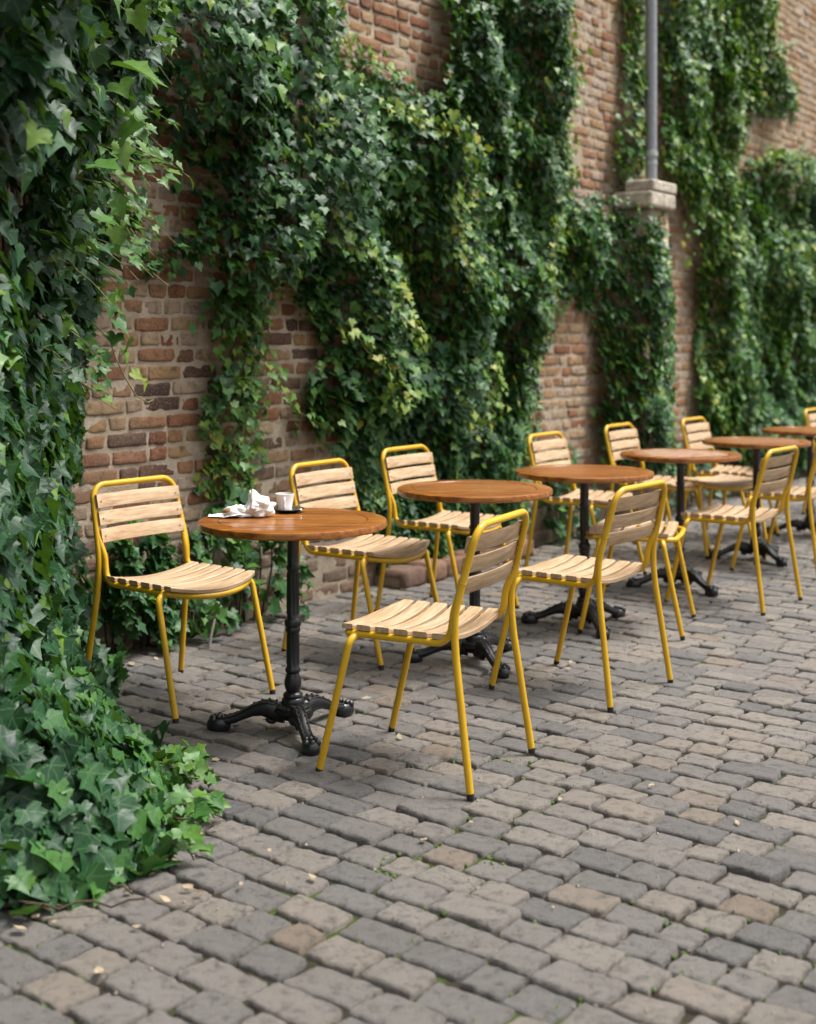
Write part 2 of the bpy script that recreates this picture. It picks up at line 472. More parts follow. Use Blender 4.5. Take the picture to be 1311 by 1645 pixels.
# the side wall on the left that comes towards the camera, hidden under ivy
LW_A = np.array((-1.46, 5.52)); LW_D = np.array((0.125, -1.0)); LW_D = LW_D/np.linalg.norm(LW_D)
LW_N = np.array((-LW_D[1], LW_D[0]))            # points to +x
if LW_N[0] < 0: LW_N = -LW_N
def map_left(U, V, W):
    return np.stack([LW_A[0] + LW_D[0]*U + LW_N[0]*W, LW_A[1] + LW_D[1]*U + LW_N[1]*W, V], -1)
lwall = make_brick_wall('brick_side_wall', [(0.0, 2.35, 0.0, 3.35, rw, False)], (-0.02, 2.35, -0.1, 3.32, 0.3), map_left, n=0.15)
# keep the winding outward
lwall.data.flip_normals()
tag(lwall, 'brick side wall at the left edge, almost wholly buried under large ivy leaves', 'wall')

# ------------------------------------------------------------------ ground
def make_ground():
    n = 80
    V = []; X = np.linspace(-40, 40, n); Y = np.linspace(-30, 50, n)
    xs, ys = np.meshgrid(X, Y, indexing='ij')
    idx = np.arange(n*n).reshape(n, n)
    q = np.stack([idx[:-1, :-1], idx[1:, :-1], idx[1:, 1:], idx[:-1, 1:]], -1).reshape(-1, 4)
    g = np_mesh('ground', np.stack([xs.ravel(), ys.ravel(), np.full(n*n, -0.0115)], -1), [q], [M_SOIL])
    tag(g, kind='structure')

    rng = np.random.default_rng(5)
    ax_, ay_ = math.cos(R(-38.2)), math.sin(R(-38.2))           # the courses run at a few degrees to the wall's normal
    rows = []
    v = -2.2; r = 0
    while v < 19:
        p = 0.118 + rng.normal(0, .004)
        t = -5.6 - rng.random()*0.2
        while t < 3.4:
            L = rng.uniform(0.125, 0.215) if rng.random() < .72 else rng.uniform(.105, .14)
            rows.append((t + L/2, v + p/2, L, p)); t += L
        v += p; r += 1
    a = np.array(rows); t, v, L, p = a.T
    wt = (ax_*t - ay_*v)*NX + (ay_*t + ax_*v)*NY
    ok = wt > WALL_T + .02; t, v, L, p = t[ok], v[ok], L[ok], p[ok]
    wob = (fbm(t*0.9, v*0.35) - 0.5)*0.10 + (fbm(t*2.6 + 40, v*1.2) - 0.5)*0.022
    v = v + wob
    t = t + (fbm(t*0.7 + 9, v*0.7) - 0.5)*0.05
    N = len(t)
    near = (v - 0.6*t < 9.5) & (t < 0.2) & (v > 0.9)
    parts = []
    VV = []; FF = []; T = []; base = 0
    for sel, A, PA, B, PB, ro in ((near, [-1, -.985, -.95, -.88, -.75, -.6, -.45, -.3, -.15, 0, .15, .3, .45, .6, .75, .88, .95, .985, 1], [-.3, .7, .94] + [1]*13 + [.94, .7, -.3],
                                   [-1, -.975, -.925, -.82, -.62, -.4, -.2, 0, .2, .4, .62, .82, .925, .975, 1], [-.3, .72, .95] + [1]*9 + [.95, .72, -.3], 0.0032),
                                  (~near, [-1, -.95, -.4, .4, .95, 1], [0, .85, 1, 1, .85, 0], [-1, -.92, -.3, .3, .92, 1], [0, .85, 1, 1, .85, 0], 0.004)):
        n_ = sel.sum()
        hu = L[sel]/2 - rng.uniform(.003, .0078, n_); hv = p[sel]/2 - rng.uniform(.0035, .0078, n_)
        top = rng.normal(0.004, .0027, n_) + (fbm(t[sel]*1.3, v[sel]*1.3) - 0.5)*0.012
        U, V_, W, F, bid = block_grid(t[sel], v[sel], hu, hv, A, PA, B, PB, 0, -0.030, top, 0.0075, 0.05, 2.0,
                                      rng.normal(0, .015, n_), rng.normal(0, .022, n_), 52.0, ro)
        qa = (U - t[sel][bid])/hu[bid]; qb = (V_ - v[sel][bid])/hv[bid]          # crooked quadrilaterals, no two alike
        sk = rng.normal(0, 1, (4, n_))
        U = U + hu[bid]*qb*(.03*sk[0][bid] + .03*sk[1][bid]*qa); V_ = V_ + hv[bid]*qa*(.03*sk[2][bid] + .035*sk[3][bid]*qb)
        tint = np.clip(.06 + .82*rng.beta(1.4, 1.4, n_) + (fbm(t[sel]*1.1, v[sel]*1.1) - 0.5)*0.4 + .22*(rng.random(n_) < .07), 0, 1)
        VV.append(np.stack([ax_*U - ay_*V_, ay_*U + ax_*V_, W], -1)); FF.append(F + base); T.append(tint[bid]); base += len(U)
    o = np_mesh('cobblestone_paving', np.concatenate(VV), FF, [M_SETT], None, {'tint': np.concatenate(T)})
    tag(o, kind='structure')
    return
make_ground()

# ------------------------------------------------------------------ chairs
TR = 0.0117
def seat_slats(mb, depth0=-0.168):
    ys = [(-0.142, .0248), (-0.076, .0248), (-0.010, .0248), (0.056, .0248), (0.122, .0248)]
    NXs = 16
    def slat(yf0, yf1, half):
        # cross-section: rounded rectangle between y0(x) and y1(x)
        vs = []; fs = []
        xs = [half*(-1 + 2*i/NXs) for i in range(NXs+1)]
        b = .0022; th = .017
        for x in xs:
            y0, y1 = yf0(x), yf1(x)
            zb = .4585 - .025*(1 - (x/half)**2)
            for (yy, zz) in ((y0, zb+b), (y0+b, zb), (y1-b, zb), (y1, zb+b), (y1, zb+th-b*1.6), (y1-b*1.6, zb+th), (y0+b*1.6, zb+th), (y0, zb+th-b*1.6)):
                vs.append((x, yy, zz))
        for i in range(NXs):
            for k in range(8):
                k2 = (k+1) % 8
                fs.append((i*8+k, i*8+k2, (i+1)*8+k2, (i+1)*8+k))
        fs.append(tuple(range(7, -1, -1))); fs.append(tuple(NXs*8+k for k in range(8)))
        mb.add(vs, fs)
    for (yc, h) in ys:
        slat(lambda x, yc=yc, h=h: yc-h, lambda x, yc=yc, h=h: yc+h, .2135)
    slat(lambda x: .161, lambda x: .200 + .046*(1 - abs(x/.2135)**2.2), .2135)

def back_slats(mb):
    NXs = 12
    for zc in (.752, .687, .622):
        half = .207; h = .026; th = .012
        yb = -.2 - .068*(zc - .5)/.32 + TR           # front of the rear tube
        vs = []; fs = []
        lean = -.068/.32
        for i in range(NXs+1):
            x = half*(-1 + 2*i/NXs)
            y0 = yb - .020*(1 - (x/half)**2) + .002
            b = .002
            for (dy, dz) in ((0, -h+b), (b, -h), (th-b, -h), (th, -h+b), (th, h-b), (th-b, h), (b, h), (0, h-b)):
                vs.append((x, y0 + dy + lean*dz, zc + dz))
        for i in range(NXs):
            for k in range(8):
                k2 = (k+1) % 8
                fs.append((i*8+k, i*8+k2, (i+1)*8+k2, (i+1)*8+k))
        fs.append(tuple(range(7, -1, -1))); fs.append(tuple(NXs*8+k for k in range(8)))
        mb.add(vs, fs)
        for sx in (-1, 1):
            mb.mi = 1
            mb.ball((sx*.188, yb + .0132, zc), (.0032, .0014, .0032), 8, 6)
            mb.ball((sx*.188, yb - .006, zc), (.0035, .003, .0035), 8, 6)
            mb.mi = 0

def front_arc(n=12):
    return [Vector((-.205 + .41*i/n, .178 + .062*(1 - abs(-1 + 2*i/n)**2.4), .445 - .023*(1 - (-1 + 2*i/n)**2))) for i in range(n+1)]

def make_chair():
    root = empty('bistro_chair')
    mb = MB(); seat_slats(mb); mb.build('seat', M_TEAK, root)
    mb = MB(); back_slats(mb)
    mb.build('backrest', [M_TEAK, M_SCREW], root)
    # seat frame: inner uprights, side rails and bowed front
    left = fillet([(-.2165, -.2245, .640), (-.2035, -.188, .545), (-.205, -.174, .445), (-.205, .10, .445)], [.12, .062], 8)
    right = [Vector((-p.x, p.y, p.z)) for p in left][::-1]
    mb = MB(); mb.tube(left + front_arc() + right, TR); mb.build('seat_frame', M_Y, root)
    # hoop
    hp = fillet([(-.2235, -.200, .47), (-.2215, -.2, .55), (-.203, -.268, .812), (.203, -.268, .812), (.2215, -.2, .55), (.2235, -.200, .47)], [.45, .062, .062, .45], 9)
    mb = MB(); mb.tube(hp, TR, 14); mb.build('back_frame', M_Y, root)
    for sx in (-1, 1):
        p = fillet([(sx*.247, -.262, .014), (sx*.226, -.206, .40), (sx*.2235, -.200, .47)], [.5], 8)
        mb = MB(); mb.tube(p, TR, 14); lg = mb.build('leg', M_Y, root)
        mb = MB(); d = Vector((sx*.247, -.262, .014)); mb.tube([d + Vector((sx*.0005, -.0015, -.016)), d + Vector((0, 0, .003))], [TR*.96, TR*1.03], 12)
        mb.build('rubber_foot', M_RUBBER, lg)
        p = fillet([(sx*.202, .150, .443), (sx*.238, .158, .428), (sx*.247, .262, .014)], [.030], 8)
        mb = MB(); mb.tube(p, TR, 14); lg = mb.build('leg', M_Y, root)
        mb = MB(); d = Vector((sx*.247, .262, .014)); mb.tube([d + Vector((sx*.0005, .0035, -.016)), d + Vector((0, 0, .003))], [TR*.96, TR*1.03], 12)
        mb.build('rubber_foot', M_RUBBER, lg)
    return root

def make_stool():
    root = empty('bistro_stool')
    mb = MB(); seat_slats(mb); mb.build('seat', M_TEAK, root)
    left = fillet([(0, -.205, .445), (-.205, -.195, .445), (-.205, .10, .445)], [.05], 8)
    right = [Vector((-p.x, p.y, p.z)) for p in left][::-1]
    mb = MB(); mb.tube(left + front_arc() + right[:-1], TR, closed=True); mb.build('seat_frame', M_Y, root)
    for sx in (-1, 1):
        for sy in (-1, 1):
            p = fillet([(sx*.202, sy*.140, .443), (sx*.238, sy*.148, .428), (sx*.247, sy*.235, .014)], [.030], 8)
            mb = MB(); mb.tube(p, TR, 14); lg = mb.build('leg', M_Y, root)
            mb = MB(); d = Vector((sx*.247, sy*.235, .014)); mb.tube([d + Vector((0, sy*.003, -.016)), d + Vector((0, 0, .003))], [TR*.96, TR*1.03], 12)
            mb.build('rubber_foot', M_RUBBER, lg)
    return root

def face(o, x, y, fx, fy):
    o.location = (x, y, 0.004); o.rotation_euler = (0, 0, math.atan2(-fx, fy))

CHAIRS = [
    (-.885, 5.04, .783, -.62, 'yellow slatted chair nearest the left ivy, facing the table with the coffee cup'),
    (-.188, 5.806, .823, -.568, 'yellow slatted chair directly behind the coffee cup, its seat partly under the nearest tabletop'),
    (.20, 6.62, .82, -.572, 'yellow slatted chair against the dark ivy, behind the second table from the front'),
    (1.03, 7.60, .82, -.57, 'yellow slatted chair in front of bare pale brick, behind the third table from the front'),
    (1.60, 8.43, .82, -.57, 'yellow slatted chair in front of the ivy covered pier, back showing above the fourth table'),
    (2.235, 9.10, .82, -.57, 'yellow slatted chair whose back shows just right of the brick strip beside the pier'),
    (3.47, 10.35, .82, -.57, 'farthest yellow slatted chair, its back cut off by the right edge of the photo'),
    (.065, 4.251, -.891, .455, 'nearest yellow slatted chair, seen from behind, standing in front of the second table'),
    (.69, 5.19, -.794, .608, 'yellow slatted chair seen from behind, in front of the third table'),
    (1.71, 6.86, -.79, .61, 'yellow slatted chair seen from behind near the right edge, in front of the fifth table'),
    (2.29, 7.83, -.79, .61, 'yellow chair at the right edge, only a strip of its back in view'),
]
proto = make_chair()
for i, (x, y, fx, fy, lab) in enumerate(CHAIRS):
    o = proto if i == 0 else copy_tree(proto)
    face(o, x, y, fx, fy)
    tag(o, lab, 'chair', 'yellow bistro chairs round the cafe tables')
STOOLS = [
    (1.11, 6.30, -.95, .31, 'yellow slatted seat without a backrest, beyond the chair at the third table'),
    (1.99, 8.52, .45, -.89, 'yellow slatted seat without a backrest, against the wall behind the fourth table'),
]
proto = make_stool()
for i, (x, y, fx, fy, lab) in enumerate(STOOLS):
    o = proto if i == 0 else copy_tree(proto)
    face(o, x, y, fx, fy)
    tag(o, lab, 'stool', 'backless yellow seats')

# ------------------------------------------------------------------ tables
def make_table():
    root = empty('bistro_table')
    # top: outer ring, inset planks, bevelled edge
    mb = MB(); RO, RI, zt, th = .331, .262, .742, .027
    n = 96
    prof = [(RO-.012, zt-th), (RO-.003, zt-th+.002), (RO, zt-th+.006), (RO, zt-.005), (RO-.0015, zt-.0018), (RO-.005, zt), (RI+.0025, zt), (RI, zt-.0025), (RI, zt-.01), (0.02, zt-.01)]
    vs = []; fs = []
    for (r, z) in prof:
        for k in range(n):
            a = 2*math.pi*k/n; vs.append((r*math.cos(a), r*math.sin(a), z))
    for i in range(len(prof)-1):
        for k in range(n):
            k2 = (k+1) % n; fs.append((i*n+k, i*n+k2, (i+1)*n+k2, (i+1)*n+k))
    fs.append(tuple(range(n-1, -1, -1)))
    mb.add(vs, fs)
    w = .0655; gap = .0026; ri = RI - .002
    for j in range(-4, 4):
        y0, y1 = j*w + gap, (j+1)*w - gap
        y0c, y1c = max(y0, -ri+.001), min(y1, ri-.001)
        if y1c - y0c < .004: continue
        m = 8; low = []; up = []
        for q in range(m+1):
            y = lerp(y0c, y1c, q/m); x = math.sqrt(max(ri*ri - y*y, 0)); up.append((x, y)); low.append((-x, y))
        outl = up + low[::-1]; cnt = len(outl)
        vs = [(x, y, zt-.009) for x, y in outl] + [(x, y, zt-.0014) for x, y in outl] + [(x*.997, y + (.0011 if abs(y-y0c) < 1e-6 else -.0011 if abs(y-y1c) < 1e-6 else 0), zt-.0004) for x, y in outl]
        fs = [(k, (k+1) % cnt, cnt+(k+1) % cnt, cnt+k) for k in range(cnt)] + [(cnt+k, cnt+(k+1) % cnt, 2*cnt+(k+1) % cnt, 2*cnt+k) for k in range(cnt)]
        fs.append(tuple(2*cnt+k for k in range(cnt)))
        mb.add(vs, fs)
    mb.build('tabletop', M_TOP, root, angle=30)
    # column
    P = [(.075, .7145), (.075, .709), (.043, .705), (.031, .690), (.026, .675), (.0215, .660), (.0205, .585), (.0235, .580), (.0255, .574), (.0235, .568), (.0205, .563),
         (.0205, .40), (.0235, .396), (.0285, .388), (.0300, .378), (.0285, .369), (.0245, .364), (.027, .357), (.0265, .350), (.0225, .345),
         (.0215, .225), (.0255, .220), (.0275, .213), (.0255, .206), (.0215, .202), (.0265, .19), (.0305, .175), (.0300, .16), (.0255, .145), (.0225, .138), (.0300, .134),
         (.0345, .128), (.0345, .121), (.032, .118), (.0385, .113), (.0395, .104), (.0405, .094), (.058, .091), (.062, .086), (.061, .081), (.066, .078), (.066, .070), (.052, .060), (.045, .045), (.018, .040)]
    mb = MB(); mb.lathe(P[::-1], 40)
    for k in range(28):
        a = 2*math.pi*k/28; mb.ball((.060*math.cos(a), .060*math.sin(a), .0885), .0042, 6, 5)
    for k in range(10):                                   # shallow reeding on the shaft
        a = 2*math.pi*k/10
        mb.tube([(.0196*math.cos(a), .0196*math.sin(a), z) for z in (.41, .555)], .0032, 6)
        mb.tube([(.0203*math.cos(a), .0203*math.sin(a), z) for z in (.235, .34)], .0032, 6)
    mb.build('column', M_IRON, root, angle=50)
    for k in range(3):
        a0 = R([176, 50, -72][k]); ca, sa = math.cos(a0), math.sin(a0)
        def P3(r, t, z): return (r*ca - t*sa, r*sa + t*ca, z)
        mb = MB()
        # tapering blade: elliptical rings along an S curve
        path = [(.030, .058, .023, .034), (.060, .066, .024, .036), (.085, .074, .0225, .033), (.110, .076, .0205, .027), (.140, .069, .019, .022),
                (.170, .055, .018, .0185), (.200, .041, .018, .0165), (.225, .033, .0195, .0165), (.245, .028, .0215, .018)]
        nn = 12; vs = []; fs = []
        for (r, z, w_, h_) in path:
            for q in range(nn):
                al = 2*math.pi*q/nn
                vs.append(P3(r, 1.12*w_*math.copysign(abs(math.cos(al))**.8, math.cos(al)), z + h_*math.copysign(abs(math.sin(al))**.8, math.sin(al))))
        for i in range(len(path)-1):
            for q in range(nn):
                q2 = (q+1) % nn; fs.append((i*nn+q, (i+1)*nn+q, (i+1)*nn+q2, i*nn+q2))
        fs.append(tuple(range(nn))); fs.append(tuple((len(path)-1)*nn + q for q in range(nn-1, -1, -1)))
        mb.add(vs, fs)
        for st in (-1, 1):                                # raised edge ribs with beads
            mb.tube([P3(r, st*w_*.78, z + h_*.80) for (r, z, w_, h_) in path[1:]], .0042, 6)
            for (r, z, w_, h_) in path[1:]:
                mb.ball(P3(r, st*w_*.66, z + h_*.93), .0052, 6, 5)
        # acanthus scroll under the knee
        mb.tube([P3(.075 + .018*math.cos(q*.55), 0, .047 + .018*math.sin(q*.55)) for q in range(12)], .009, 8)
        leg = mb.build('leg', M_IRON, root, angle=50)
        mb = MB()
        # claw foot: pad with toes
        vs = []; fs = []; nn = 20
        for (zz, sc_) in ((.000, .93), (.004, 1.0), (.018, 1.0), (.026, .93), (.034, .74), (.038, .45)):
            for q in range(nn):
                al = 2*math.pi*q/nn
                vs.append(P3(.264 + .043*sc_*math.cos(al), .031*sc_*math.sin(al), zz*1.15))
        for i in range(5):
            for q in range(nn):
                q2 = (q+1) % nn; fs.append((i*nn+q, i*nn+q2, (i+1)*nn+q2, (i+1)*nn+q))
        fs.append(tuple(range(nn-1, -1, -1))); fs.append(tuple(5*nn+q for q in range(nn)))
        mb.add(vs, fs)
        for tt in (-.017, 0, .017):
            mb.ball(P3(.286 - abs(tt)*.4, tt*1.15, .036), (.0125, .0125, .014), 10, 7)
            mb.ball(P3(.262, tt*.9, .046), (.010, .010, .009), 8, 6)
        mb.build('claw_foot', M_IRON, leg, angle=50)
    return root

TABLES = [
    (-.405, 4.60, 0.0, 'round brown table holding the coffee cup and crumpled napkin, nearest on the left'),
    (.285, 5.58, .06, 'bare round brown table second from the front, directly behind the nearest chair'),
    (.850, 6.30, -.12, 'bare round brown table third from the front, beyond the gap between two seen-from-behind chairs'),
    (1.515, 7.27, .15, 'bare round brown table fourth from the front, between the third and fifth tables'),
    (2.185, 8.20, .02, 'bare round brown table fifth from the front, right behind the chair near the right edge'),
    (2.83, 9.20, -.2, 'farthest round brown table, cut off by the right edge of the photo'),
]
proto = make_table()
for i, (x, y, rz, lab) in enumerate(TABLES):
    o = proto if i == 0 else copy_tree(proto)
    o.location = (x, y, 0.004); o.rotation_euler = (0, 0, rz)
    tag(o, lab, 'table', 'round cafe tables on cast iron pedestals')

# ------------------------------------------------------------------ things on the first table
TZ = .7462
def make_cup():
    cx_, cy_ = -.452, 4.80
    s = empty('saucer', (cx_ + .012, cy_ - .006, TZ))
    mb = MB(); mb.lathe([(.002, .0), (.034, .0), (.038, .002), (.056, .010), (.0605, .0125), (.0600, .0142), (.055, .0128), (.036, .0065), (.002, .006)], 40)
    mb.build('dish', M_BLACKCHINA, s); tag(s, 'small black saucer under the white espresso cup', 'saucer')
    mb = MB(); mb.lathe([(.0592, .01355), (.0606, .0142), (.0606, .0148), (.0592, .0149)], 40); mb.build('rim_line', M_STEEL, s)
    c = empty('coffee_cup', (cx_, cy_, TZ + .0068))
    mb = MB(); mb.lathe([(.002, .0), (.0225, .0), (.024, .003), (.0275, .018), (.0318, .040), (.0345, .059), (.0348, .0605), (.0335, .0612), (.0325, .059), (.0300, .042), (.0255, .018), (.020, .006), (.002, .005)], 40)
    mb.build('bowl', M_CHINA, c)
    mb = MB(); mb.lathe([(.001, .0505), (.0310, .0505), (.0312, .0512), (.001, .0512)], 32); mb.build('coffee', M_COFFEE, c)
    d = Vector((0.06, -1, 0)).normalized()
    pts = fillet([d*.029 + Vector((0, 0, .047)), d*.050 + Vector((0, 0, .049)), d*.046 + Vector((0, 0, .018)), d*.025 + Vector((0, 0, .014))], [.012, .014], 6)
    mb = MB(); mb.tube(pts, .0042, 10); mb.build('handle', M_CHINA, c)
    tag(c, 'small white espresso cup standing on a black saucer', 'cup')
    # spoon on the saucer
    sp = empty('teaspoon', (cx_ + .012, cy_ - .006, TZ + .0105))
    mb = MB(); mb.ball((.044, -.030, .0035), (.012, .008, .0028), 14, 8); mb.build('spoon_bowl', M_STEEL, sp)
    mb = MB(); mb.tube([(.038, -.026, .003), (.030, .0, .004), (.032, .030, .0065), (.036, .050, .0095)], [.0016, .0016, .0022, .0028], 8); mb.build('handle', M_STEEL, sp)
    tag(sp, 'small steel teaspoon lying on the black saucer beside the cup', 'spoon')
make_cup()

def worley(p, pts):
    d = np.sort(np.linalg.norm(p[:, None] - pts[None], axis=-1), axis=1)
    return d[:, 1] - d[:, 0]

def make_napkin():
    cx_, cy_ = -.590, 4.665
    rng = np.random.default_rng(15)
    VV = []; FF = []; base = 0
    nu, nv = 56, 34
    for (c, r, seed) in (((.058, .0, .030), (.056, .046, .040), 1), ((-.012, .006, .016), (.060, .042, .026), 2)):
        th = np.linspace(0, 2*math.pi, nu, endpoint=False); ph = np.linspace(.02, math.pi - .02, nv)
        T_, P_ = np.meshgrid(th, ph, indexing='ij')
        d = np.stack([np.sin(P_)*np.cos(T_), np.sin(P_)*np.sin(T_), np.cos(P_)], -1).reshape(-1, 3)
        f1 = np.random.default_rng(seed).normal(0, 1, (19, 3)); f1 = norm(f1)
        f2 = norm(np.random.default_rng(seed + 9).normal(0, 1, (90, 3)))
        rr = .80 + .55*np.minimum(worley(d, f1), .6) + .30*np.minimum(worley(d, f2), .3)
        v = d*rr[:, None]*np.array(r) + np.array(c)
        if seed == 1:                                       # a corner of the paper sticks up
            k = np.clip(1 - np.linalg.norm((v - np.array((.040, .0, .070)))/np.array((.026, .03, .03)), axis=1), 0, 1)
            v[:, 2] += .045*k; v[:, 0] -= .014*k
        v[:, 2] = np.maximum(v[:, 2], .001 + .004*vnoise(v[:, 0]*70, v[:, 1]*70))
        idx = np.arange(nu*nv).reshape(nu, nv); i2 = np.roll(idx, -1, 0)
        q = np.stack([idx[:, :-1], idx[:, 1:], i2[:, 1:], i2[:, :-1]], -1).reshape(-1, 4)
        VV.append(v); FF.append(q + base); base += len(v)
    n = 34                                                   # the flat tail of the sheet
    a, b = np.meshgrid(np.linspace(-1, 1, n), np.linspace(-1, 1, n), indexing='ij')
    x = -.062 + a*.060; y = b*.050*(.45 + .55*np.clip((a + 1)/1.2, 0, 1)) + .012*(vnoise(a*2 + 3, b*2) - .5)
    p = np.stack([a.ravel(), b.ravel()], -1); f3 = rng.uniform(-1.1, 1.1, (14, 2))
    z = .002 + .018*np.minimum(worley(p, f3), .6).reshape(n, n)*(1 - .6*np.abs(b)) + .012*np.clip(a, 0, 1)
    idx = np.arange(n*n).reshape(n, n)
    q = np.stack([idx[:-1, :-1], idx[1:, :-1], idx[1:, 1:], idx[:-1, 1:]], -1).reshape(-1, 4)
    VV.append(np.stack([x.ravel(), y.ravel(), z.ravel()], -1)); FF.append(q + base)
    o = np_mesh('napkin', np.concatenate(VV), FF, [M_PAPER], smooth=True)
    o.data.set_sharp_from_angle(angle=R(32))
    o.location = (cx_, cy_, TZ + .0005)
    tag(o, 'crumpled white paper napkin lying on the nearest tabletop beside the cup', 'napkin')
    mb = MB(); mb.ball((0, 0, 0), (.017, .009, .007), 14, 10)
    mb.v = [(x_*(1 + .25*(random.random() - .5)), y_*(1 + .3*(random.random() - .5)), z_*(1 + .3*(random.random() - .5))) for x_, y_, z_ in mb.v]
    c = mb.build('biscuit', M_CRUST); c.location = (cx_ - .052, cy_ - .028, TZ + .026); c.rotation_euler = (.2, -.25, .3)
    tag(c, 'small browned piece of biscuit resting on the crumpled napkin', 'biscuit')
make_napkin()

# ------------------------------------------------------------------ pier, cap stone, pipe
PS0, PS1, PW = 8.88, 9.22, .285         # pier: along-wall span, projection
def make_pier():
    rng = np.random.default_rng(33)
    root = empty('brick_pier', tuple(wpt((PS0+PS1)/2, 0, PW/2)))
    root_inv = np.array(root.location)
    Z1 = 2.35
    VV = []; FF = []; T = []; WR = []; MI = []; base = 0
    def face_(s0, s1, mp):
        nonlocal base
        U, V, W, F, t, wr = brick_patch(s0, s1, 0, Z1, rng, True)
        VV.append(mp(U, V, W) - root_inv); FF.append(F + base); T.append(t); WR.append(wr); MI.append(0); base += len(U)
    def m_front(U, V, W):
        t = WALL_T + PW + W; return np.stack([NX*t + UX*U, NY*t + UY*U, V], -1)
    def m_side0(U, V, W):
        t = WALL_T + PW - U; s = PS0 - W; return np.stack([NX*t + UX*s, NY*t + UY*s, V], -1)
    def m_side1(U, V, W):
        t = WALL_T + U; s = PS1 + W; return np.stack([NX*t + UX*s, NY*t + UY*s, V], -1)
    face_(PS0 - .01, PS1 + .01, m_front); face_(0.005, PW, m_side0); face_(0, PW - .005, m_side1)
    c = []
    for (s, w) in ((PS0, 0), (PS1, 0), (PS1, PW), (PS0, PW)):
        for z in (0, Z1): c.append(wpt(s, z, w) - root_inv)
    VV.append(np.array(c)); FF.append(np.array([(0, 6, 7, 1), (6, 4, 5, 7), (4, 2, 3, 5), (1, 7, 5, 3)]) + base); MI.append(1); T.append(np.zeros(8)); WR.append(np.zeros(8))
    np_mesh('shaft', np.concatenate(VV), FF, [M_BRICK, M_MORTAR], MI, {'tint': np.concatenate(T), 'wear': np.concatenate(WR)}, True, root)
    Mr = Matrix.Rotation(math.atan2(UY, UX), 3, 'Z')
    def slab(name, s0, s1, w0, w1, z0, z1, bev):
        mb = MB(); c_ = wpt((s0+s1)/2, (z0+z1)/2, (w0+w1)/2) - root_inv
        mb.box(c_, ((s1-s0)/2, (w1-w0)/2, (z1-z0)/2), Mr)
        o = mb.build(name, M_STONE, root, smooth=False)
        b = o.modifiers.new('bevel', 'BEVEL'); b.width = bev; b.segments = 2
        return o
    slab('cap_stone', PS0 - .055, PS1 + .05, .012, PW + .045, Z1 + .001, Z1 + .122, .022)
    slab('top_stone', PS0 - .03, PS1 + .055, .10, PW + .050, Z1 + .121, Z1 + .205, .016)
    tag(root, 'ivy grown brick pier with a pale stone cap carrying the grey pipe', 'pier')
    return Z1 + .205
ztop = make_pier()

def make_pipe():
    s, w = wall_sz(1046, 200, .16)[0], .16
    base = wpt(s, ztop, w)
    root = empty('downpipe', tuple(base))
    H = 3.0
    mb = MB(); mb.lathe([(.043, .002), (.043, H)], 28); mb.build('pipe', M_PIPE, root)
    for z0 in (.15, 2.1):
        mb = MB()
        mb.lathe([(.044, z0-.002), (.0465, z0), (.0465, z0+.024), (.044, z0+.026)], 28)
        mb.lathe([(.044, z0+.058), (.0500, z0+.062), (.0500, z0+.098), (.044, z0+.102)], 28)
        mb.build('collar', M_CLAMP, root)
        mb = MB(); a = Vector((NX, NY, 0))
        mb.tube([Vector((0, 0, z0+.08)) - a*.045, Vector((0, 0, z0+.08)) - a*(w+.0)], .008, 8)
        mb.build('wall_bracket', M_CLAMP, root)
    tag(root, 'grey metal downpipe with pale collars rising from the stone cap', 'pipe')
make_pipe()

# low brick edging at the foot of the wall
def make_edging():
    rng = np.random.default_rng(4)
    s0, s1 = wall_sz(607, 940)[0] - .05, wall_sz(800, 900)[0]
    ang = math.atan2(UY, UX); s = s0
    root = empty('brick_edging', tuple(wpt((s0+s1)/2, 0, .2)))
    VV = []; FF = []; T = []; WR = []; base = 0
    A = [-1, -.94, -.5, .5, .94, 1]; PA = [0, .85, 1, 1, .85, 0]
    inv = np.array(root.location)
    mb = MB()
    cu = []; L = []
    while s < s1:
        l = rng.uniform(.17, .23); cu.append(s + l/2); L.append(l); s += l
    cu = np.array(cu); L = np.array(L); N = len(cu)
    tint = rng.uniform(.08, .45, N)
    def pushf(U, V, W, F, bid, mp):
        nonlocal base
        VV.append(mp(U, V, W) - inv); FF.append(F + base); T.append(tint[bid]); WR.append(np.full(len(U), .6)); base += len(U)
    top = rng.normal(.012, .004, N)
    U, V, W, F, bid = block_grid(cu, np.full(N, .052), L/2 - .004, np.full(N, .056), A, PA, A, PA, 0, -.03, top, .006, .1, 3, nfreq=25, rough=.004)
    pushf(U, V, W, F, bid, lambda U, V, W: np.stack([NX*(WALL_T+.21+W) + UX*U, NY*(WALL_T+.21+W) + UY*U, V], -1))
    U, V, W, F, bid = block_grid(cu, np.full(N, .105), L/2 - .004, np.full(N, .11), A, PA, A, PA, 0, .06, top + .098, .006, .1, 3, nfreq=25, rough=.004)
    pushf(U, V, W, F[:, ::-1], bid, lambda U, V, W: np.stack([NX*(WALL_T+V) + UX*U, NY*(WALL_T+V) + UY*U, W], -1))
    np_mesh('kerb_bricks', np.concatenate(VV), FF, [M_BRICK], None, {'tint': np.concatenate(T), 'wear': np.concatenate(WR)}, True, root)
    Mr = Matrix.Rotation(ang, 3, 'Z')
    mb.box(wpt((s0+s1)/2, .04, .10) - inv, ((s1-s0)/2 - .02, .10, .05), Mr); mb.build('mortar_bed', M_MORTAR, root, smooth=False)
    tag(root, 'low reddish brick edging at the foot of the wall below the dark ivy', 'edging')
make_edging()

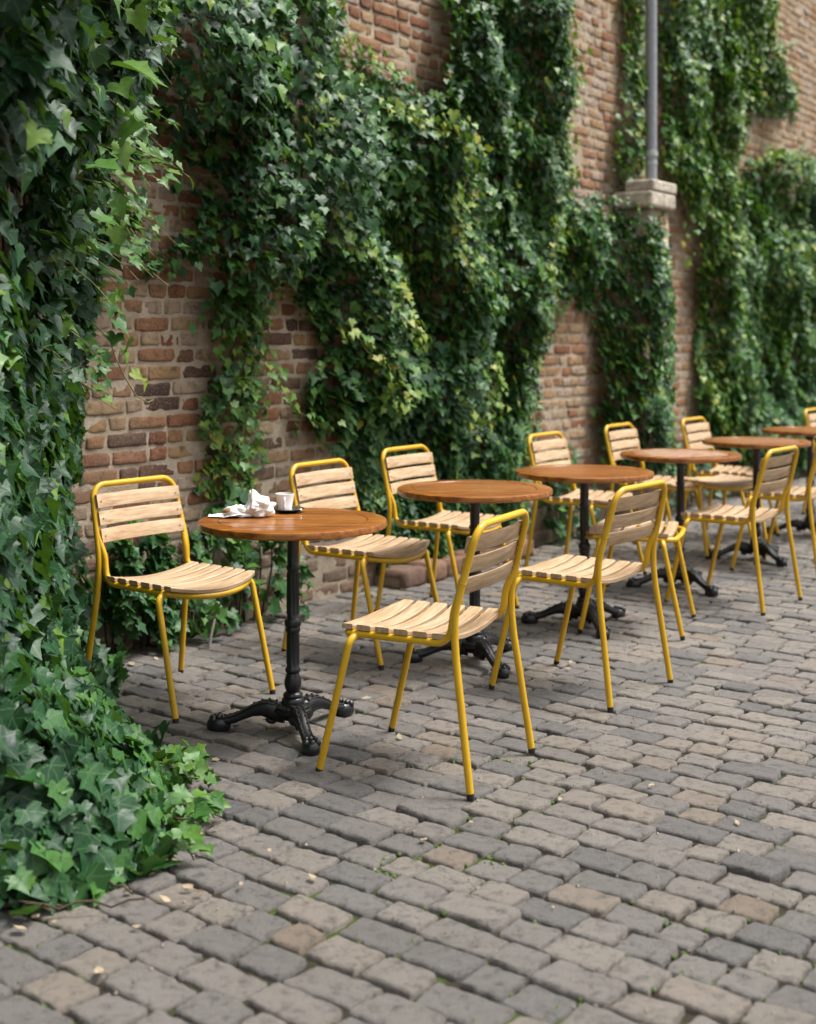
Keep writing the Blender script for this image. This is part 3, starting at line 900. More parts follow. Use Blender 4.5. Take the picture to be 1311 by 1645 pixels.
# ------------------------------------------------------------------ ivy
HALF = np.array([(.12, .30), (.34, .36), (.52, .19), (.46, .04), (.67, -.17), (.43, -.28), (.24, -.48)])
LP = [(0, .16), (0, -.22), (0, -.90)] + [tuple(p) for p in HALF] + [(-p[0], p[1]) for p in HALF]
LP = np.array(LP)
_nh = len(HALF)
def _fan():
    f = []
    for side in (0, 1):
        ids = [0] + [3 + side*_nh + k for k in range(_nh)] + [2]
        for k in range(len(ids)-1):
            t = (1, ids[k], ids[k+1]) if side == 1 else (1, ids[k+1], ids[k])
            f.append(t)
    return np.array(f)
LF = _fan()


def leaf_arrays(P, Nn, tip, size, tint, rng):
    """leaves: P base points, Nn outward normals, tip = direction of the leaf tip"""
    n = len(P)
    Nn = norm(Nn); tip = norm(tip - Nn*np.sum(tip*Nn, -1, keepdims=True)); side = np.cross(tip, Nn)
    L = size/1.3
    x = LP[:, 0][None]*rng.uniform(.82, 1.15, (n, 1)); y = LP[:, 1][None]*rng.uniform(.88, 1.12, (n, 1)) 
    x = x + LP[:, 1][None]*rng.normal(0, .06, (n, 1)); 
    x = x + rng.normal(0, .025, x.shape); y = y + rng.normal(0, .025, y.shape)
    fold = rng.uniform(.08, .52, (n, 1)); curl = rng.uniform(-.10, .45, (n, 1))
    z = fold*np.abs(x) - .35*fold*x**2*1.5 - curl*(y - .1)**2*np.where(y < .1, 1, .4) + rng.normal(0, .025, x.shape)
    V = P[:, None] + L[:, None, None]*(x[..., None]*side[:, None] + (-y[..., None])*tip[:, None] + z[..., None]*Nn[:, None])
    m = len(LP)
    F = (LF[None] + (np.arange(n)*m)[:, None, None]).reshape(-1, 3)
    co = np.stack([np.broadcast_to(LP[:, 0], (n, m)), np.broadcast_to(LP[:, 1], (n, m)), np.zeros((n, m))], -1).reshape(-1, 3)
    return V.reshape(-1, 3), F, np.repeat(tint, m), co

class Ivy:
    def __init__(self, name, loc, label, group=None, cat='ivy'):
        self.root = empty(name, loc); self.loc = np.array(loc, float); tag(self.root, label, cat, group)
        self.P = []; self.N = []; self.T = []; self.S = []; self.C = []; self.stems = MB(); self.shoots = MB()
    def add(self, P, N, tip, size, tint):
        self.P.append(P); self.N.append(N); self.T.append(tip); self.S.append(size); self.C.append(tint)
    def finish(self, rng):
        P = np.concatenate(self.P) - self.loc
        V, F, t, co = leaf_arrays(P, np.concatenate(self.N), np.concatenate(self.T), np.concatenate(self.S), np.clip(np.concatenate(self.C), 0, 1), rng)
        if 0 < len(self.stems.v) < 300:
            self.shoots.add(self.stems.v, self.stems.f); self.stems = MB()
        faces = [F]; mids = [0]
        if self.shoots.v:
            b = len(V); sv = np.array(self.shoots.v) - self.loc
            q4 = np.array([f for f in self.shoots.f if len(f) == 4]) + b
            V = np.concatenate([V, sv]); t = np.concatenate([t, np.zeros(len(sv))]); co = np.concatenate([co, np.zeros((len(sv), 3))])
            faces.append(q4); mids.append(1)
        np_mesh('foliage', V, faces, [M_LEAF, M_SHOOT], mids, {'tint': t, 'leafco': co}, True, self.root)
        if self.stems.v:
            self.stems.v = [(x - self.loc[0], y - self.loc[1], z - self.loc[2]) for x, y, z in self.stems.v]
            self.stems.build('stem', M_STEM, self.root, angle=None)

def in_poly(x, y, poly):
    c = np.zeros(x.shape, bool); n = len(poly)
    for i in range(n):
        x1, y1 = poly[i]; x2, y2 = poly[i-1]
        if y1 == y2: continue
        c ^= ((y1 > y) != (y2 > y)) & (x < (x2-x1)*(y-y1)/(y2-y1) + x1)
    return c

def in_any(s, z, polys):
    m = np.zeros(s.shape, bool)
    for p in polys: m |= in_poly(s, z, p)
    return m

WN = np.array((NX, NY, 0.)); WU = np.array((UX, UY, 0.)); ZZ = np.array((0., 0., 1.))

def project(P):
    return CX + F_PX*P[..., 0]/P[..., 1], HY + F_PX*(CAM_H - P[..., 2])/P[..., 1]

def on_wall(s, z, w):
    t = WALL_T + w
    return np.stack([NX*t + UX*s, NY*t + UY*s, z], -1)

def wall_ivy(iv, polys, rng, dens=900, thick=.26, size=.083, wfun=None, tint0=.27, w0=.02, gapth=.50, bulge=False):
    """leaves over the part of the wall whose outline (seen in the photograph) is given by polys"""
    cs = np.array([wall_sz(px, py, ww) for p in polys for px, py in p for ww in (.02, thick + (.3 if wfun else 0))])
    lo, hi = cs.min(0), cs.max(0)
    lo[1] = max(lo[1], 0.02)
    n = int((hi[0]-lo[0])*(hi[1]-lo[1])*dens)
    s = rng.uniform(lo[0], hi[0], n); z = rng.uniform(lo[1], hi[1], n)
    wf = wfun(s, z) if wfun is not None else np.zeros(n)
    def frac(s, z, w):
        f = np.zeros(len(s))
        for a in range(10):
            r = .10 if a % 2 else .22
            f += in_any(*project(on_wall(s + r*math.cos(a*.63), z + r*math.sin(a*.63), w)), polys)
        return f/10
    lump = np.clip((fbm(s*2.3 + 3, z*1.9 + 1, o=3) - .28)/.45, 0.05, 1.1)
    u = rng.random(n)**.6
    f = frac(s, z, w0 + wf + thick*.45)
    T = thick*np.clip(f, .12, 1)**1.3*lump
    if bulge: T = T*np.interp(s, [4.0, 5.0, 6.2], [1.35, 1.3, 1.0])*np.interp(z, [1.0, 1.6], [.85, 1.0])
    w = w0 + T*u + .012*rng.random(n) + wf
    js = s + .13*(fbm(s*3.1 + 11, z*3.1) - .5)*2 + .04*rng.normal(size=n); jz = z + .13*(fbm(s*3.1, z*3.1 + 23) - .5)*2 + .04*rng.normal(size=n)
    k = in_any(*project(on_wall(js, jz, w)), polys)
    # ragged openings between clumps
    k &= (fbm(s*4.2 + 51, z*3.6 + 7, o=2) + .35*f + rng.uniform(-.1, .1, n)) > gapth
    s, z, f, lump, u, w = s[k], z[k], f[k], lump[k], u[k], w[k]; n = len(s)
    P = on_wall(s, z, w)
    # shingled leaves: outward and tilted up to the sky, tips hanging down
    cx_ = (fbm(s*3 + 5, z*3 + 9, o=2) - .5)*1.2; cz_ = (fbm(s*3 + 65, z*3 + 19, o=2) - .5)*.8
    N = WN*.72 + ZZ*(.60 + cz_[:, None]) + WU*cx_[:, None] + rng.normal(0, .30, (n, 3))
    tip = -ZZ*1.0 + WU*rng.normal(0, .50, n)[:, None] + WN*(.25 + .25*rng.normal(size=n))[:, None]
    sz = size*rng.uniform(.62, 1.18, n)*(.75 + .3*np.clip(f, 0, 1))
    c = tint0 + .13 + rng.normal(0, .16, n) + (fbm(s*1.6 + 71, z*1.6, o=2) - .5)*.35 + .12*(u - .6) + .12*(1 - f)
    c = np.where(rng.random(n) < .05, rng.uniform(.62, .92, n), c)
    iv.add(P, N, tip, sz, c)
    # woody stems creeping up behind the leaves
    for _ in range(int((hi[0]-lo[0])*5)):
        a = rng.uniform(lo[0], hi[0]); b = max(lo[1], .0); pts = []
        for q in range(26):
            w_ = .022 + (wfun(np.array([a]), np.array([b]))[0] if wfun is not None else 0)
            p_ = wpt(a, b, w_)
            if in_any(*project(p_[None]), polys)[0]: pts.append(p_)
            elif len(pts) > 3: break
            else: pts = []
            a += rng.normal(0, .045); b += rng.uniform(.06, .17)
        if len(pts) > 3: iv.stems.tube(pts, [lerp(.011, .004, i/len(pts)) for i in range(len(pts))], 6)

def strand(iv, px_pts, rng, w=.22, tint=.78, size=.060, per_m=85, spread=.055, tube=True, wfun=None):
    """a hanging shoot with young light leaves, traced over the wall"""
    pts = []
    for (px, py) in px_pts:
        s, z = wall_sz(px, py, w); pts.append((s, z))
    pts = np.array(pts); seg = np.linalg.norm(np.diff(pts, axis=0), axis=1); tot = seg.sum()
    cum = np.concatenate([[0], np.cumsum(seg)])
    n = int(tot*per_m); d = np.sort(rng.uniform(0, tot, n))
    s = np.interp(d, cum, pts[:, 0]) + rng.normal(0, spread, n); z = np.interp(d, cum, pts[:, 1]) + rng.normal(0, spread*.6, n)
    ww = w + rng.normal(.02, .03, n)
    t = WALL_T + ww
    P = np.stack([NX*t + UX*s, NY*t + UY*s, z], -1)
    N = WN*.75 + ZZ*.65 + WU*rng.normal(.15, .35, n)[:, None] + rng.normal(0, .25, (n, 3))
    tip = -ZZ + WU*rng.normal(0, .6, n)[:, None] + WN*.3
    iv.add(P, N, tip, size*rng.uniform(.6, 1.2, n), tint + .03 + rng.normal(0, .10, n))
    if tube:
        m = max(8, int(tot/.05)); dd = np.linspace(0, tot, m)
        ss = np.interp(dd, cum, pts[:, 0]) + .012*np.sin(dd*23); zz = np.interp(dd, cum, pts[:, 1])
        iv.shoots.tube([wpt(a, b, w - .005) for a, b in zip(ss, zz)], [lerp(.0032, .0016, i/m) for i in range(m)], 6)

ri = np.random.default_rng(101)

# 1. the great mass in the middle
CENTRE = [[(190, -70), (545, -70), (548, 20), (520, 62), (535, 100), (600, 108), (640, 138), (672, 165), (702, 150), (724, 110), (716, 40), (724, -70),
           (938, -70), (916, 60), (928, 130), (906, 210), (922, 300), (912, 400), (900, 470), (884, 520), (868, 600), (866, 690), (848, 760), (842, 850), (815, 905),
           (612, 915), (592, 850), (575, 760), (535, 700), (490, 692), (476, 650), (500, 610), (522, 560), (508, 500), (478, 470), (452, 415), (440, 440), (418, 520),
           (345, 545), (330, 520), (352, 485), (345, 440), (318, 412), (262, 425), (232, 428), (236, 397), (300, 380), (332, 355), (322, 300), (304, 250), (276, 190), (246, 120), (226, 80), (180, 60)]]
iv = Ivy('climbing_ivy', tuple(wpt(wall_sz(720, 800)[0], 0, .1)), 'largest dark ivy mass covering the middle of the brick wall')
wall_ivy(iv, CENTRE, ri, 1750, .38, .073, gapth=.38, bulge=True)
for pts, w in (([(505, 150), (512, 290), (540, 380), (600, 410), (640, 490), (680, 560)], .30), ([(745, 190), (762, 260), (736, 330), (742, 400), (770, 455)], .36),
               ([(905, 330), (890, 420), (870, 520), (850, 590)], .22), ([(450, 120), (470, 200), (465, 300), (452, 380), (440, 440)], .24),
               ([(610, 170), (690, 200), (745, 230)], .28), ([(560, 520), (620, 600), (640, 660)], .26), ([(790, 560), (800, 640), (760, 700)], .22), ([(530, 60), (600, 100), (640, 130)], .08),
               ([(915, 20), (925, 110), (905, 200), (920, 290)], .12)):
    strand(iv, pts, ri, w)
iv.finish(ri)

# 2. the hanging curtain left of it, between the bare brick patches
iv = Ivy('hanging_ivy', tuple(wpt(wall_sz(380, 800)[0], 0, .08)), 'narrow hanging curtain of ivy between bare brick patches, above the coffee table')
wall_ivy(iv, [[(335, 470), (425, 455), (428, 520), (408, 600), (408, 700), (392, 760), (398, 815), (345, 815), (352, 720), (336, 650), (345, 560)]], ri, 1300, .20, .066, tint0=.38, gapth=.40)
strand(iv, [(430, 440), (420, 530), (432, 600), (455, 640), (490, 668), (535, 690)], ri, .12, .66, .06, 60, .04)
strand(iv, [(400, 480), (410, 580), (385, 680), (372, 780)], ri, .13, .6, .06, 34, .03)
strand(iv, [(450, 420), (462, 470), (480, 500), (498, 512)], ri, .07, .85, .04, 22, .02)
strand(iv, [(372, 790), (380, 850), (392, 905)], ri, .03, .45, .05, 18, .03)
iv.finish(ri)

# 3. pier and pipe
def pier_w(s, z):
    m = (s > PS0 - .40) & (s < PS1 + .05) & (z < 2.5)
    return np.where(m, np.clip((s - (PS0 - .42))/.36, 0, 1)*PW, 0.)
iv = Ivy('pier_ivy', tuple(wpt(8.8, 0, .15)), 'dark ivy clothing the left side of the brick pier below the stone cap')
wall_ivy(iv, [[(935, 325), (975, 315), (1000, 330), (1010, 335), (1062, 360), (1074, 430), (1082, 520), (1078, 640), (1075, 760), (972, 760), (966, 600), (958, 500), (935, 480), (905, 480), (905, 350)]], ri, 1500, .19, .078, pier_w, tint0=.22, gapth=.30)
iv.finish(ri)
iv = Ivy('pipe_ivy', tuple(wpt(wall_sz(1010, 200)[0], 2.5, .1)), 'thin paler ivy climbing the wall just left of the grey pipe')
wall_ivy(iv, [[(1002, -70), (1040, -70), (1036, 290), (1000, 300), (978, 290), (992, 200), (998, 100)]], ri, 900, .12, .075, tint0=.45, gapth=.42)
iv.finish(ri)

# 4. right of the pipe
iv = Ivy('climbing_ivy', tuple(wpt(wall_sz(1150, 700)[0], 0, .1)), 'tall column of ivy just right of the grey pipe, reaching down to the chairs')
wall_ivy(iv, [[(1064, -70), (1245, -70), (1252, 40), (1264, 110), (1284, 150), (1270, 178), (1236, 186), (1210, 170), (1198, 225), (1182, 270), (1190, 330), (1196, 420), (1190, 480), (1196, 560), (1192, 720), (1110, 720), (1122, 560), (1116, 470), (1128, 400), (1108, 340), (1090, 300), (1068, 280), (1062, 100)]], ri, 1250, .28, .078, tint0=.38, gapth=.40)
for pts, w in (([(1235, 0), (1250, 60), (1268, 130), (1280, 160)], .18), ([(1180, 20), (1205, 90), (1200, 160)], .26), ([(1095, 290), (1110, 350), (1100, 420)], .14), ([(1130, 600), (1150, 660), (1165, 700)], .2)):
    strand(iv, pts, ri, w, .76, .07, 30)
iv.finish(ri)
iv = Ivy('climbing_ivy', tuple(wpt(wall_sz(1270, 700)[0], 0, .1)), 'broad rounded ivy mass at the right edge, below a patch of bare brick')
wall_ivy(iv, [[(1182, 300), (1215, 246), (1268, 238), (1300, 260), (1330, 250), (1400, 200), (1560, 150), (1560, 760), (1182, 760), (1178, 600), (1196, 470)]], ri, 1150, .38, .080, tint0=.34, gapth=.36)
strand(iv, [(1225, 255), (1260, 245), (1295, 262)], ri, .2, .8, .07, 26)
iv.finish(ri)

# 5. side wall at the left: big close leaves
LN3 = np.array((LW_N[0], LW_N[1], 0.)); LD3 = np.array((LW_D[0], LW_D[1], 0.))
def side_ivy():
    rng = np.random.default_rng(77)
    iv = Ivy('climbing_ivy', (LW_A[0] + LW_D[0]*1.5 + LN3[0]*.1, LW_A[1] + LW_D[1]*1.5, 0.), 'large leaved ivy filling the left edge, covering the side wall from top to ground')
    dens = 1250; n = int(2.5*3.3*dens)
    r = rng.uniform(-.05, 2.42, n); z = rng.uniform(.02, 3.34, n)
    prof = np.interp(z, [0, .3, .6, .9, 1.25, 1.6, 1.95, 2.3, 2.8, 4.4], [.17, .13, .09, .065, .06, .12, .27, .33, .38, .40])
    lump = .55 + .95*fbm(r*2.1 + 2, z*2.1, o=3)
    T = prof*lump
    u = rng.random(n)**.7
    keep = (fbm(r*4 + 8, z*4 + 3, o=2) + rng.uniform(-.12, .12, n)) > .40
    r, z, T, u = r[keep], z[keep], T[keep], u[keep]; n = len(r)
    w = .015 + T*u
    P = map_left(r, z, w)
    cx_ = (fbm(r*3 + 5, z*3 + 9, o=2) - .5)*1.1
    N = LN3*.75 + ZZ*.55 + LD3*(.22 + cx_)[:, None] + rng.normal(0, .38, (n, 3))
    tip = -ZZ + LD3*rng.normal(0, .45, n)[:, None] + LN3*(.30 + .25*rng.normal(size=n))[:, None]
    c = .15 + rng.normal(0, .14, n) + (fbm(r*1.6 + 71, z*1.6, o=2) - .5)*.35
    c = np.where(rng.random(n) < .05, rng.uniform(.6, .8, n), c)
    iv.add(P, N, tip, .088*rng.uniform(.5, 1.3, n), c)
    # a few broad leaves, their backlit brightness painted in as a lighter tint
    k = 16; rr, zz_ = rng.uniform(.7, 1.7, k), rng.uniform(1.75, 2.5, k)
    iv.add(map_left(rr, zz_, np.interp(zz_, [0, 1.25, 1.95, 2.8], [.20, .08, .30, .38]) + rng.uniform(.02, .10, k)), LN3*.35 + ZZ*.5 - np.array((0, 1., 0))*.5 + rng.normal(0, .3, (k, 3)), -ZZ + LN3*.5 + rng.normal(0, .35, (k, 3)), .115*rng.uniform(.8, 1.2, k), rng.uniform(.58, .74, k))
    # stray shoots reaching out towards the yard with fresh leaves
    for _ in range(54):
        r0, z0 = rng.uniform(-.02, 1.3), rng.uniform(1.25, 2.8); Lh = rng.uniform(.12, .30) + (.16 if z0 > 1.7 else 0)*rng.random()
        w0 = float(np.interp(z0, [0, 1.25, 1.95, 2.8], [.20, .07, .25, .34]))
        p0 = map_left(np.array([r0]), np.array([z0]), np.array([w0*.6]))[0]
        pts = [p0 + (LN3*.9 + LD3*rng.normal(0, .3))*Lh*q/7 - ZZ*.10*(q/7)**2*1.6 for q in range(8)]
        iv.shoots.tube(pts, [.0028 - .0002*q for q in range(8)], 6)
        k = rng.integers(5, 11); ii = rng.uniform(1, 7, k)
        Pq = np.array([pts[int(q)] + (pts[min(int(q)+1, 7)] - pts[int(q)])*(q % 1) for q in ii]) + rng.normal(0, .022, (k, 3))
        iv.add(Pq, LN3*.3 + ZZ*.7 + LD3*.35 + rng.normal(0, .35, (k, 3)), LN3*.7 - ZZ*.7 + rng.normal(0, .4, (k, 3)), .068*rng.uniform(.6, 1.15, k), rng.uniform(.30, .74, k))
    for _ in range(22):
        a, b = rng.uniform(.1, 2.2), 0.0; pts = []
        for q in range(30):
            pts.append(map_left(np.array([a]), np.array([b]), np.array([.02]))[0]); a += rng.normal(0, .04); b += .11
        iv.stems.tube(pts, [lerp(.013, .005, i/30) for i in range(30)], 6)
    iv.finish(rng)
side_ivy()

# 6. mound of ivy spilling over the cobbles at the lower left
MOUND = [(-1.75, 3.0), (-1.05, 2.98), (-.80, 3.16), (-.65, 3.40), (-.64, 3.62), (-.71, 3.9), (-.79, 4.2), (-.92, 4.45), (-1.07, 4.75), (-1.16, 5.1), (-1.25, 5.5), (-1.6, 5.5)]
def mound_h(x, y):
    d = np.full(np.shape(x), 9.)
    for i in range(1, len(MOUND)-1):
        (x1, y1), (x2, y2) = MOUND[i], MOUND[i+1] if i+1 < len(MOUND) else MOUND[i]
        ex, ey = x2-x1, y2-y1; t = np.clip(((x-x1)*ex + (y-y1)*ey)/(ex*ex + ey*ey + 1e-9), 0, 1)
        d = np.minimum(d, np.hypot(x - x1 - t*ex, y - y1 - t*ey))
    q = np.clip(d/.50, 0, 1)
    return .095*np.clip(d/.07, 0, 1) + .33*q*q*(3-2*q)*np.interp(y, [3.0, 3.5, 4.5, 5.4], [.9, .9, .85, .6]), d
def mound_ivy():
    rng = np.random.default_rng(55)
    iv = Ivy('ground_ivy', (-1.0, 4.0, 0.), 'mound of broad ivy leaves spilling from the left wall over the cobbles')
    n = 4600
    x = rng.uniform(-1.5, -.5, n); y = rng.uniform(2.9, 5.6, n)
    jx = x + .09*(fbm(x*5, y*5) - .5)*2 + rng.normal(0, .02, n); jy = y + .09*(fbm(x*5 + 30, y*5) - .5)*2
    k = in_poly(jx, jy, MOUND); x, y = x[k], y[k]; n = len(x)
    h, d = mound_h(x, y)
    lump = .75 + .6*fbm(x*4, y*4, o=2)
    z = .012 + h*lump*rng.random(n)**.62
    e = .04
    gx = (mound_h(x+e, y)[0] - mound_h(x-e, y)[0])/(2*e); gy = (mound_h(x, y+e)[0] - mound_h(x, y-e)[0])/(2*e)
    down = np.stack([-gx, -gy, -(gx*gx+gy*gy)], -1)
    N = np.stack([-gx*.9 + .10, -gy*.9 - .22, np.ones(n)*.75], -1) + rng.normal(0, .38, (n, 3))
    tip = norm(down + np.array((.15, -.15, -.05))) + rng.normal(0, .45, (n, 3))
    c = .19 + rng.normal(0, .13, n) + (fbm(x*3, y*3 + 7, o=2) - .5)*.4 + .22*np.clip(1 - d/.22, 0, 1)
    iv.add(np.stack([x, y, z], -1), N, tip, .092*rng.uniform(.5, 1.25, n), c)
    # runners creeping out between the stones
    for (x0, y0, dx, dy, L) in ((-.80, 4.16, .9, -.1, .15), (-.72, 3.95, 1, -.1, .12), (-.68, 3.72, .95, -.25, .14), (-.66, 3.45, .8, -.5, .13), (-.68, 3.6, 1, .15, .11), (-.76, 4.02, 1, .2, .10)):
        pts = [np.array((x0 + dx*L*q/9, y0 + dy*L*q/9 + .02*math.sin(q), .028 + .035*math.sin(math.pi*q/9)*(q < 9))) for q in range(10)]
        iv.stems.tube(pts, [.003 - .00015*q for q in range(10)], 6)
        k = 15; ii = rng.uniform(1, 9, k)
        Pq = np.array([pts[int(q)] for q in ii]) + np.abs(rng.normal(0, .018, (k, 3)))
        iv.add(Pq, ZZ*.9 + np.array((.1, -.5, 0)) + rng.normal(0, .35, (k, 3)), np.array((dx, dy, -.3)) + rng.normal(0, .5, (k, 3)), .058*rng.uniform(.6, 1.2, k), rng.uniform(.42, .72, k))
    for _ in range(14):
        x0, y0 = rng.uniform(-1.15, -.82), rng.uniform(3.1, 4.2); an = rng.uniform(-1.2, .5)
        pts = [(x0 + .04*q*math.cos(an), y0 + .04*q*math.sin(an), .02 + .02*abs(math.sin(q + x0*9))) for q in range(8)]
        iv.stems.tube(pts, .0028, 6)
    iv.finish(rng)
mound_ivy()

# 7. small plants at the foot of the wall
def foot_plant(px0, px1, zmax, label, rng, n, tint=.36, depth=.22, size=.075, holes=0):
    s0, s1 = wall_sz(px0, 900)[0], wall_sz(px1, 900)[0]; sc = (s0+s1)/2
    iv = Ivy('wall_foot_ivy', tuple(wpt(sc, 0, .08)), label)
    a = rng.uniform(-1, 1, n); s = sc + a*(s1-s0)/2
    top = zmax*(1 - .55*np.abs(a)**1.6)*(.6 + .7*fbm(s*6, s*0 + 2))
    z = .03 + top*rng.random(n)**.8; w = .02 + depth*rng.random(n)**.7*(1 - .5*z/zmax)
    t = WALL_T + w; P = np.stack([NX*t + UX*s, NY*t + UY*s, z], -1)
    k = (fbm(s*9, z*9, o=2) + rng.uniform(-.1, .1, n)) > .40
    P, s = P[k], s[k]; m = len(s)
    N = WN*.6 + ZZ*.7 + rng.normal(0, .35, (m, 3)); tip = -ZZ*.7 + WN*.4 + WU*rng.normal(0, .7, m)[:, None]
    iv.add(P, N, tip, size*rng.uniform(.6, 1.2, m), tint + rng.normal(0, .13, m))
    for q in range(max(4, m//28)):
        sa = rng.uniform(s0, s1)*.7 + sc*.3; la = rng.normal(0, .10)
        pts = [wpt(sa + la*i/6, .0 + zmax*.85*rng.uniform(.85, 1)*i/6, .05 + .02*math.sin(i + sa)) for i in range(7)]
        iv.stems.tube(pts, [.006 - .0006*i for i in range(7)], 6)
    iv.finish(rng)
rf = np.random.default_rng(8)
foot_plant(150, 245, .62, 'ivy clump at the foot of the wall behind the leftmost chair legs', rf, 620)
foot_plant(262, 440, .66, 'loose leafy ivy growing from bare soil at the wall below the coffee table', rf, 560, .44, .26, .08)
foot_plant(855, 925, .62, 'small dark ivy clump at the foot of the pale brick, under the third table', rf, 300, .30, .2, .085)
foot_plant(1040, 1200, .7, 'dark ivy clump at the foot of the wall behind the fourth table', rf, 420, .25, .2, .09)

def tendril():
    rng = np.random.default_rng(6)
    def at(px, py, d): return np.array(((px - CX)*d/F_PX, d, CAM_H + (HY - py)*d/F_PX))
    iv = Ivy('ivy_tendril', tuple(at(180, 540, 5.1)), 'thin bare tendril with a few bright leaves dangling before the bare brick at left')
    pp = [(150, 520), (176, 545), (186, 575), (200, 605), (218, 635), (238, 647), (250, 640)]
    pts = [Vector(at(a, b, 5.05 + .03*i)) for i, (a, b) in enumerate(pp)]
    out = []
    for i in range(len(pts)-1):
        for q in range(4): out.append(pts[i].lerp(pts[i+1], q/4))
    iv.shoots.tube(out, .0026, 6)
    for (a, b, sz_, tt) in ((205, 560, .085, .74), (198, 575, .075, .68), (216, 608, .07, .88), (231, 622, .065, .9), (185, 548, .08, .5), (190, 528, .09, .45), (176, 500, .085, .55)):
        P = at(a, b - 8, 5.05)[None]
        iv.add(P, np.array([[.6, -.5, .5]]) + rng.normal(0, .3, (1, 3)), np.array([[.1, 0, -1.]]) + rng.normal(0, .3, (1, 3)), np.array([sz_]), np.array([tt]))
    iv.finish(rng)
tendril()

# ------------------------------------------------------------------ litter, grit, moss, stake
def litter():
    rng = np.random.default_rng(12)
    protos = []
    for k in range(5):
        n = 9; vs = [(0, 0, .004)]; L = rng.uniform(.016, .030); W = L*rng.uniform(.35, .7)
        for q in range(n):
            a = 2*math.pi*q/n; rr = rng.uniform(.75, 1.15)
            vs.append((L*rr*math.cos(a), W*rr*math.sin(a), .003 + .006*rng.random()))
        fs = [(0, 1+q, 1+(q+1) % n) for q in range(n)]
        vs2 = [(x, y, z-.0012) for x, y, z in vs]; m = len(vs)
        fs2 = [(m, m+1+(q+1) % n, m+1+q) for q in range(n)] + [(1+q, m+1+q, m+1+(q+1) % n, 1+(q+1) % n) for q in range(n)]
        mb = MB(); mb.add(vs + vs2, fs + fs2)
        protos.append(mb.build('fallen_leaf', M_DRYB if k == 4 else M_DRY))
    spots = []
    def at(px, py): d = F_PX*CAM_H/(py - HY); return ((px - CX)*d/F_PX, d)
    for px, py in ((430, 1373), (385, 1430), (390, 1428), (223, 1500), (318, 1440), (163, 1570), (262, 1452), (680, 1357), (300, 1435), (345, 1255), (330, 1290), (235, 1040), (215, 1075), (240, 1045), (300, 1012), (335, 1085),
                   (480, 1045), (560, 1050), (350, 1225), (385, 1175), (230, 1050), (275, 1090), (250, 1060), (920, 1070), (910, 1080), (640, 1190), (590, 1125), (290, 1300), (320, 1385), (350, 1340),
                   (295, 1355), (310, 1340), (140, 1440), (110, 1435), (60, 1480), (205, 1090), (600, 960), (625, 945), (588, 948), (610, 950), (430, 1000), (900, 1290), (1180, 1330), (760, 1330), (1050, 1270), (500, 1420), (20, 1475), (45, 1462), (80, 1450), (100, 1462), (120, 1428), (150, 1422), (175, 1425), (190, 1410), (215, 1402), (240, 1412), (255, 1390), (280, 1392), (330, 1325), (318, 1350), (340, 1300), (352, 1275), (330, 1240), (30, 1500), (90, 1490), (250, 1430), (205, 1440)):
        spots.append(at(px + rng.uniform(-4, 4), py + rng.uniform(-3, 3)))
    for i, (x, y) in enumerate(spots):
        o = protos[i % 5] if i < 5 else protos[int(rng.integers(0, 5))].copy()
        if i >= 5: COL.objects.link(o)
        o.location = (x, y, .012); o.rotation_euler = (rng.normal(0, .2), rng.normal(0, .2), rng.uniform(0, 6.28))
        s = rng.uniform(.35, .85); o.scale = (s, s, s)
        tag(o, 'small dry curled leaf scrap lying on the cobbles', 'fallen leaf', 'dry leaf scraps scattered on the cobbles')
    # grit in the joints
    n = 2600
    t = np.concatenate([rng.uniform(-3.0, -.6, 1500), rng.uniform(WALL_T + .05, WALL_T + .6, n - 1500)]); v = np.concatenate([rng.uniform(1.5, 6, 1500), rng.uniform(3.0, 8.5, n - 1500)])
    base = np.array([(1, 0, 0), (-1, 0, 0), (0, 1, 0), (0, -1, 0), (0, 0, 1), (0, 0, -1)], float)
    f = np.array([(0, 2, 4), (2, 1, 4), (1, 3, 4), (3, 0, 4), (2, 0, 5), (1, 2, 5), (3, 1, 5), (0, 3, 5)])
    sz = rng.uniform(.0018, .0055, n); 
    P = np.stack([NX*t + UX*v, NY*t + UY*v, np.where(rng.random(n) < .22, .009, -.007)], -1)
    V = P[:, None] + base[None]*sz[:, None, None]*rng.uniform(.6, 1.3, (n, 6, 1))
    F = (f[None] + (np.arange(n)*6)[:, None, None]).reshape(-1, 3)
    g = np_mesh('grit', V.reshape(-1, 3), [F], [M_GRIT], smooth=False); tag(g, 'loose pale grit in the joints between the cobbles', 'grit', kind='stuff')
    # moss tufts in the joints
    n = 5200
    t = rng.uniform(-4.2, -.5, n*4); v = rng.uniform(1.5, 10, n*4)
    k = fbm(t*1.9 + 4, v*1.9, o=3) > .56; t, v = t[k][:n], v[k][:n]; n = len(t)
    sz = rng.uniform(.004, .011, n)
    P = np.stack([NX*t + UX*v, NY*t + UY*v, np.full(n, -.007)], -1)
    V = P[:, None] + base[None]*sz[:, None, None]*rng.uniform(.6, 1.3, (n, 6, 1))
    F = (f[None] + (np.arange(n)*6)[:, None, None]).reshape(-1, 3)
    g = np_mesh('moss', V.reshape(-1, 3), [F], [M_MOSS], smooth=True); tag(g, 'green moss growing in the joints between the cobbles', 'moss', kind='stuff')
    # pale stake among the plants
    d = F_PX*CAM_H/(1043 - HY)
    x, y = (336 - CX)*d/F_PX, d
    mb = MB(); mb.tube([(0, 0, 0), (.006, .02, .06), (.018, .05, .125)], [.007, .0065, .005], 8)
    o = mb.build('plant_stake', M_STAKE); o.location = (x, y, .0); tag(o, 'short pale grey stake leaning in the soil at the wall foot', 'stake')
litter()

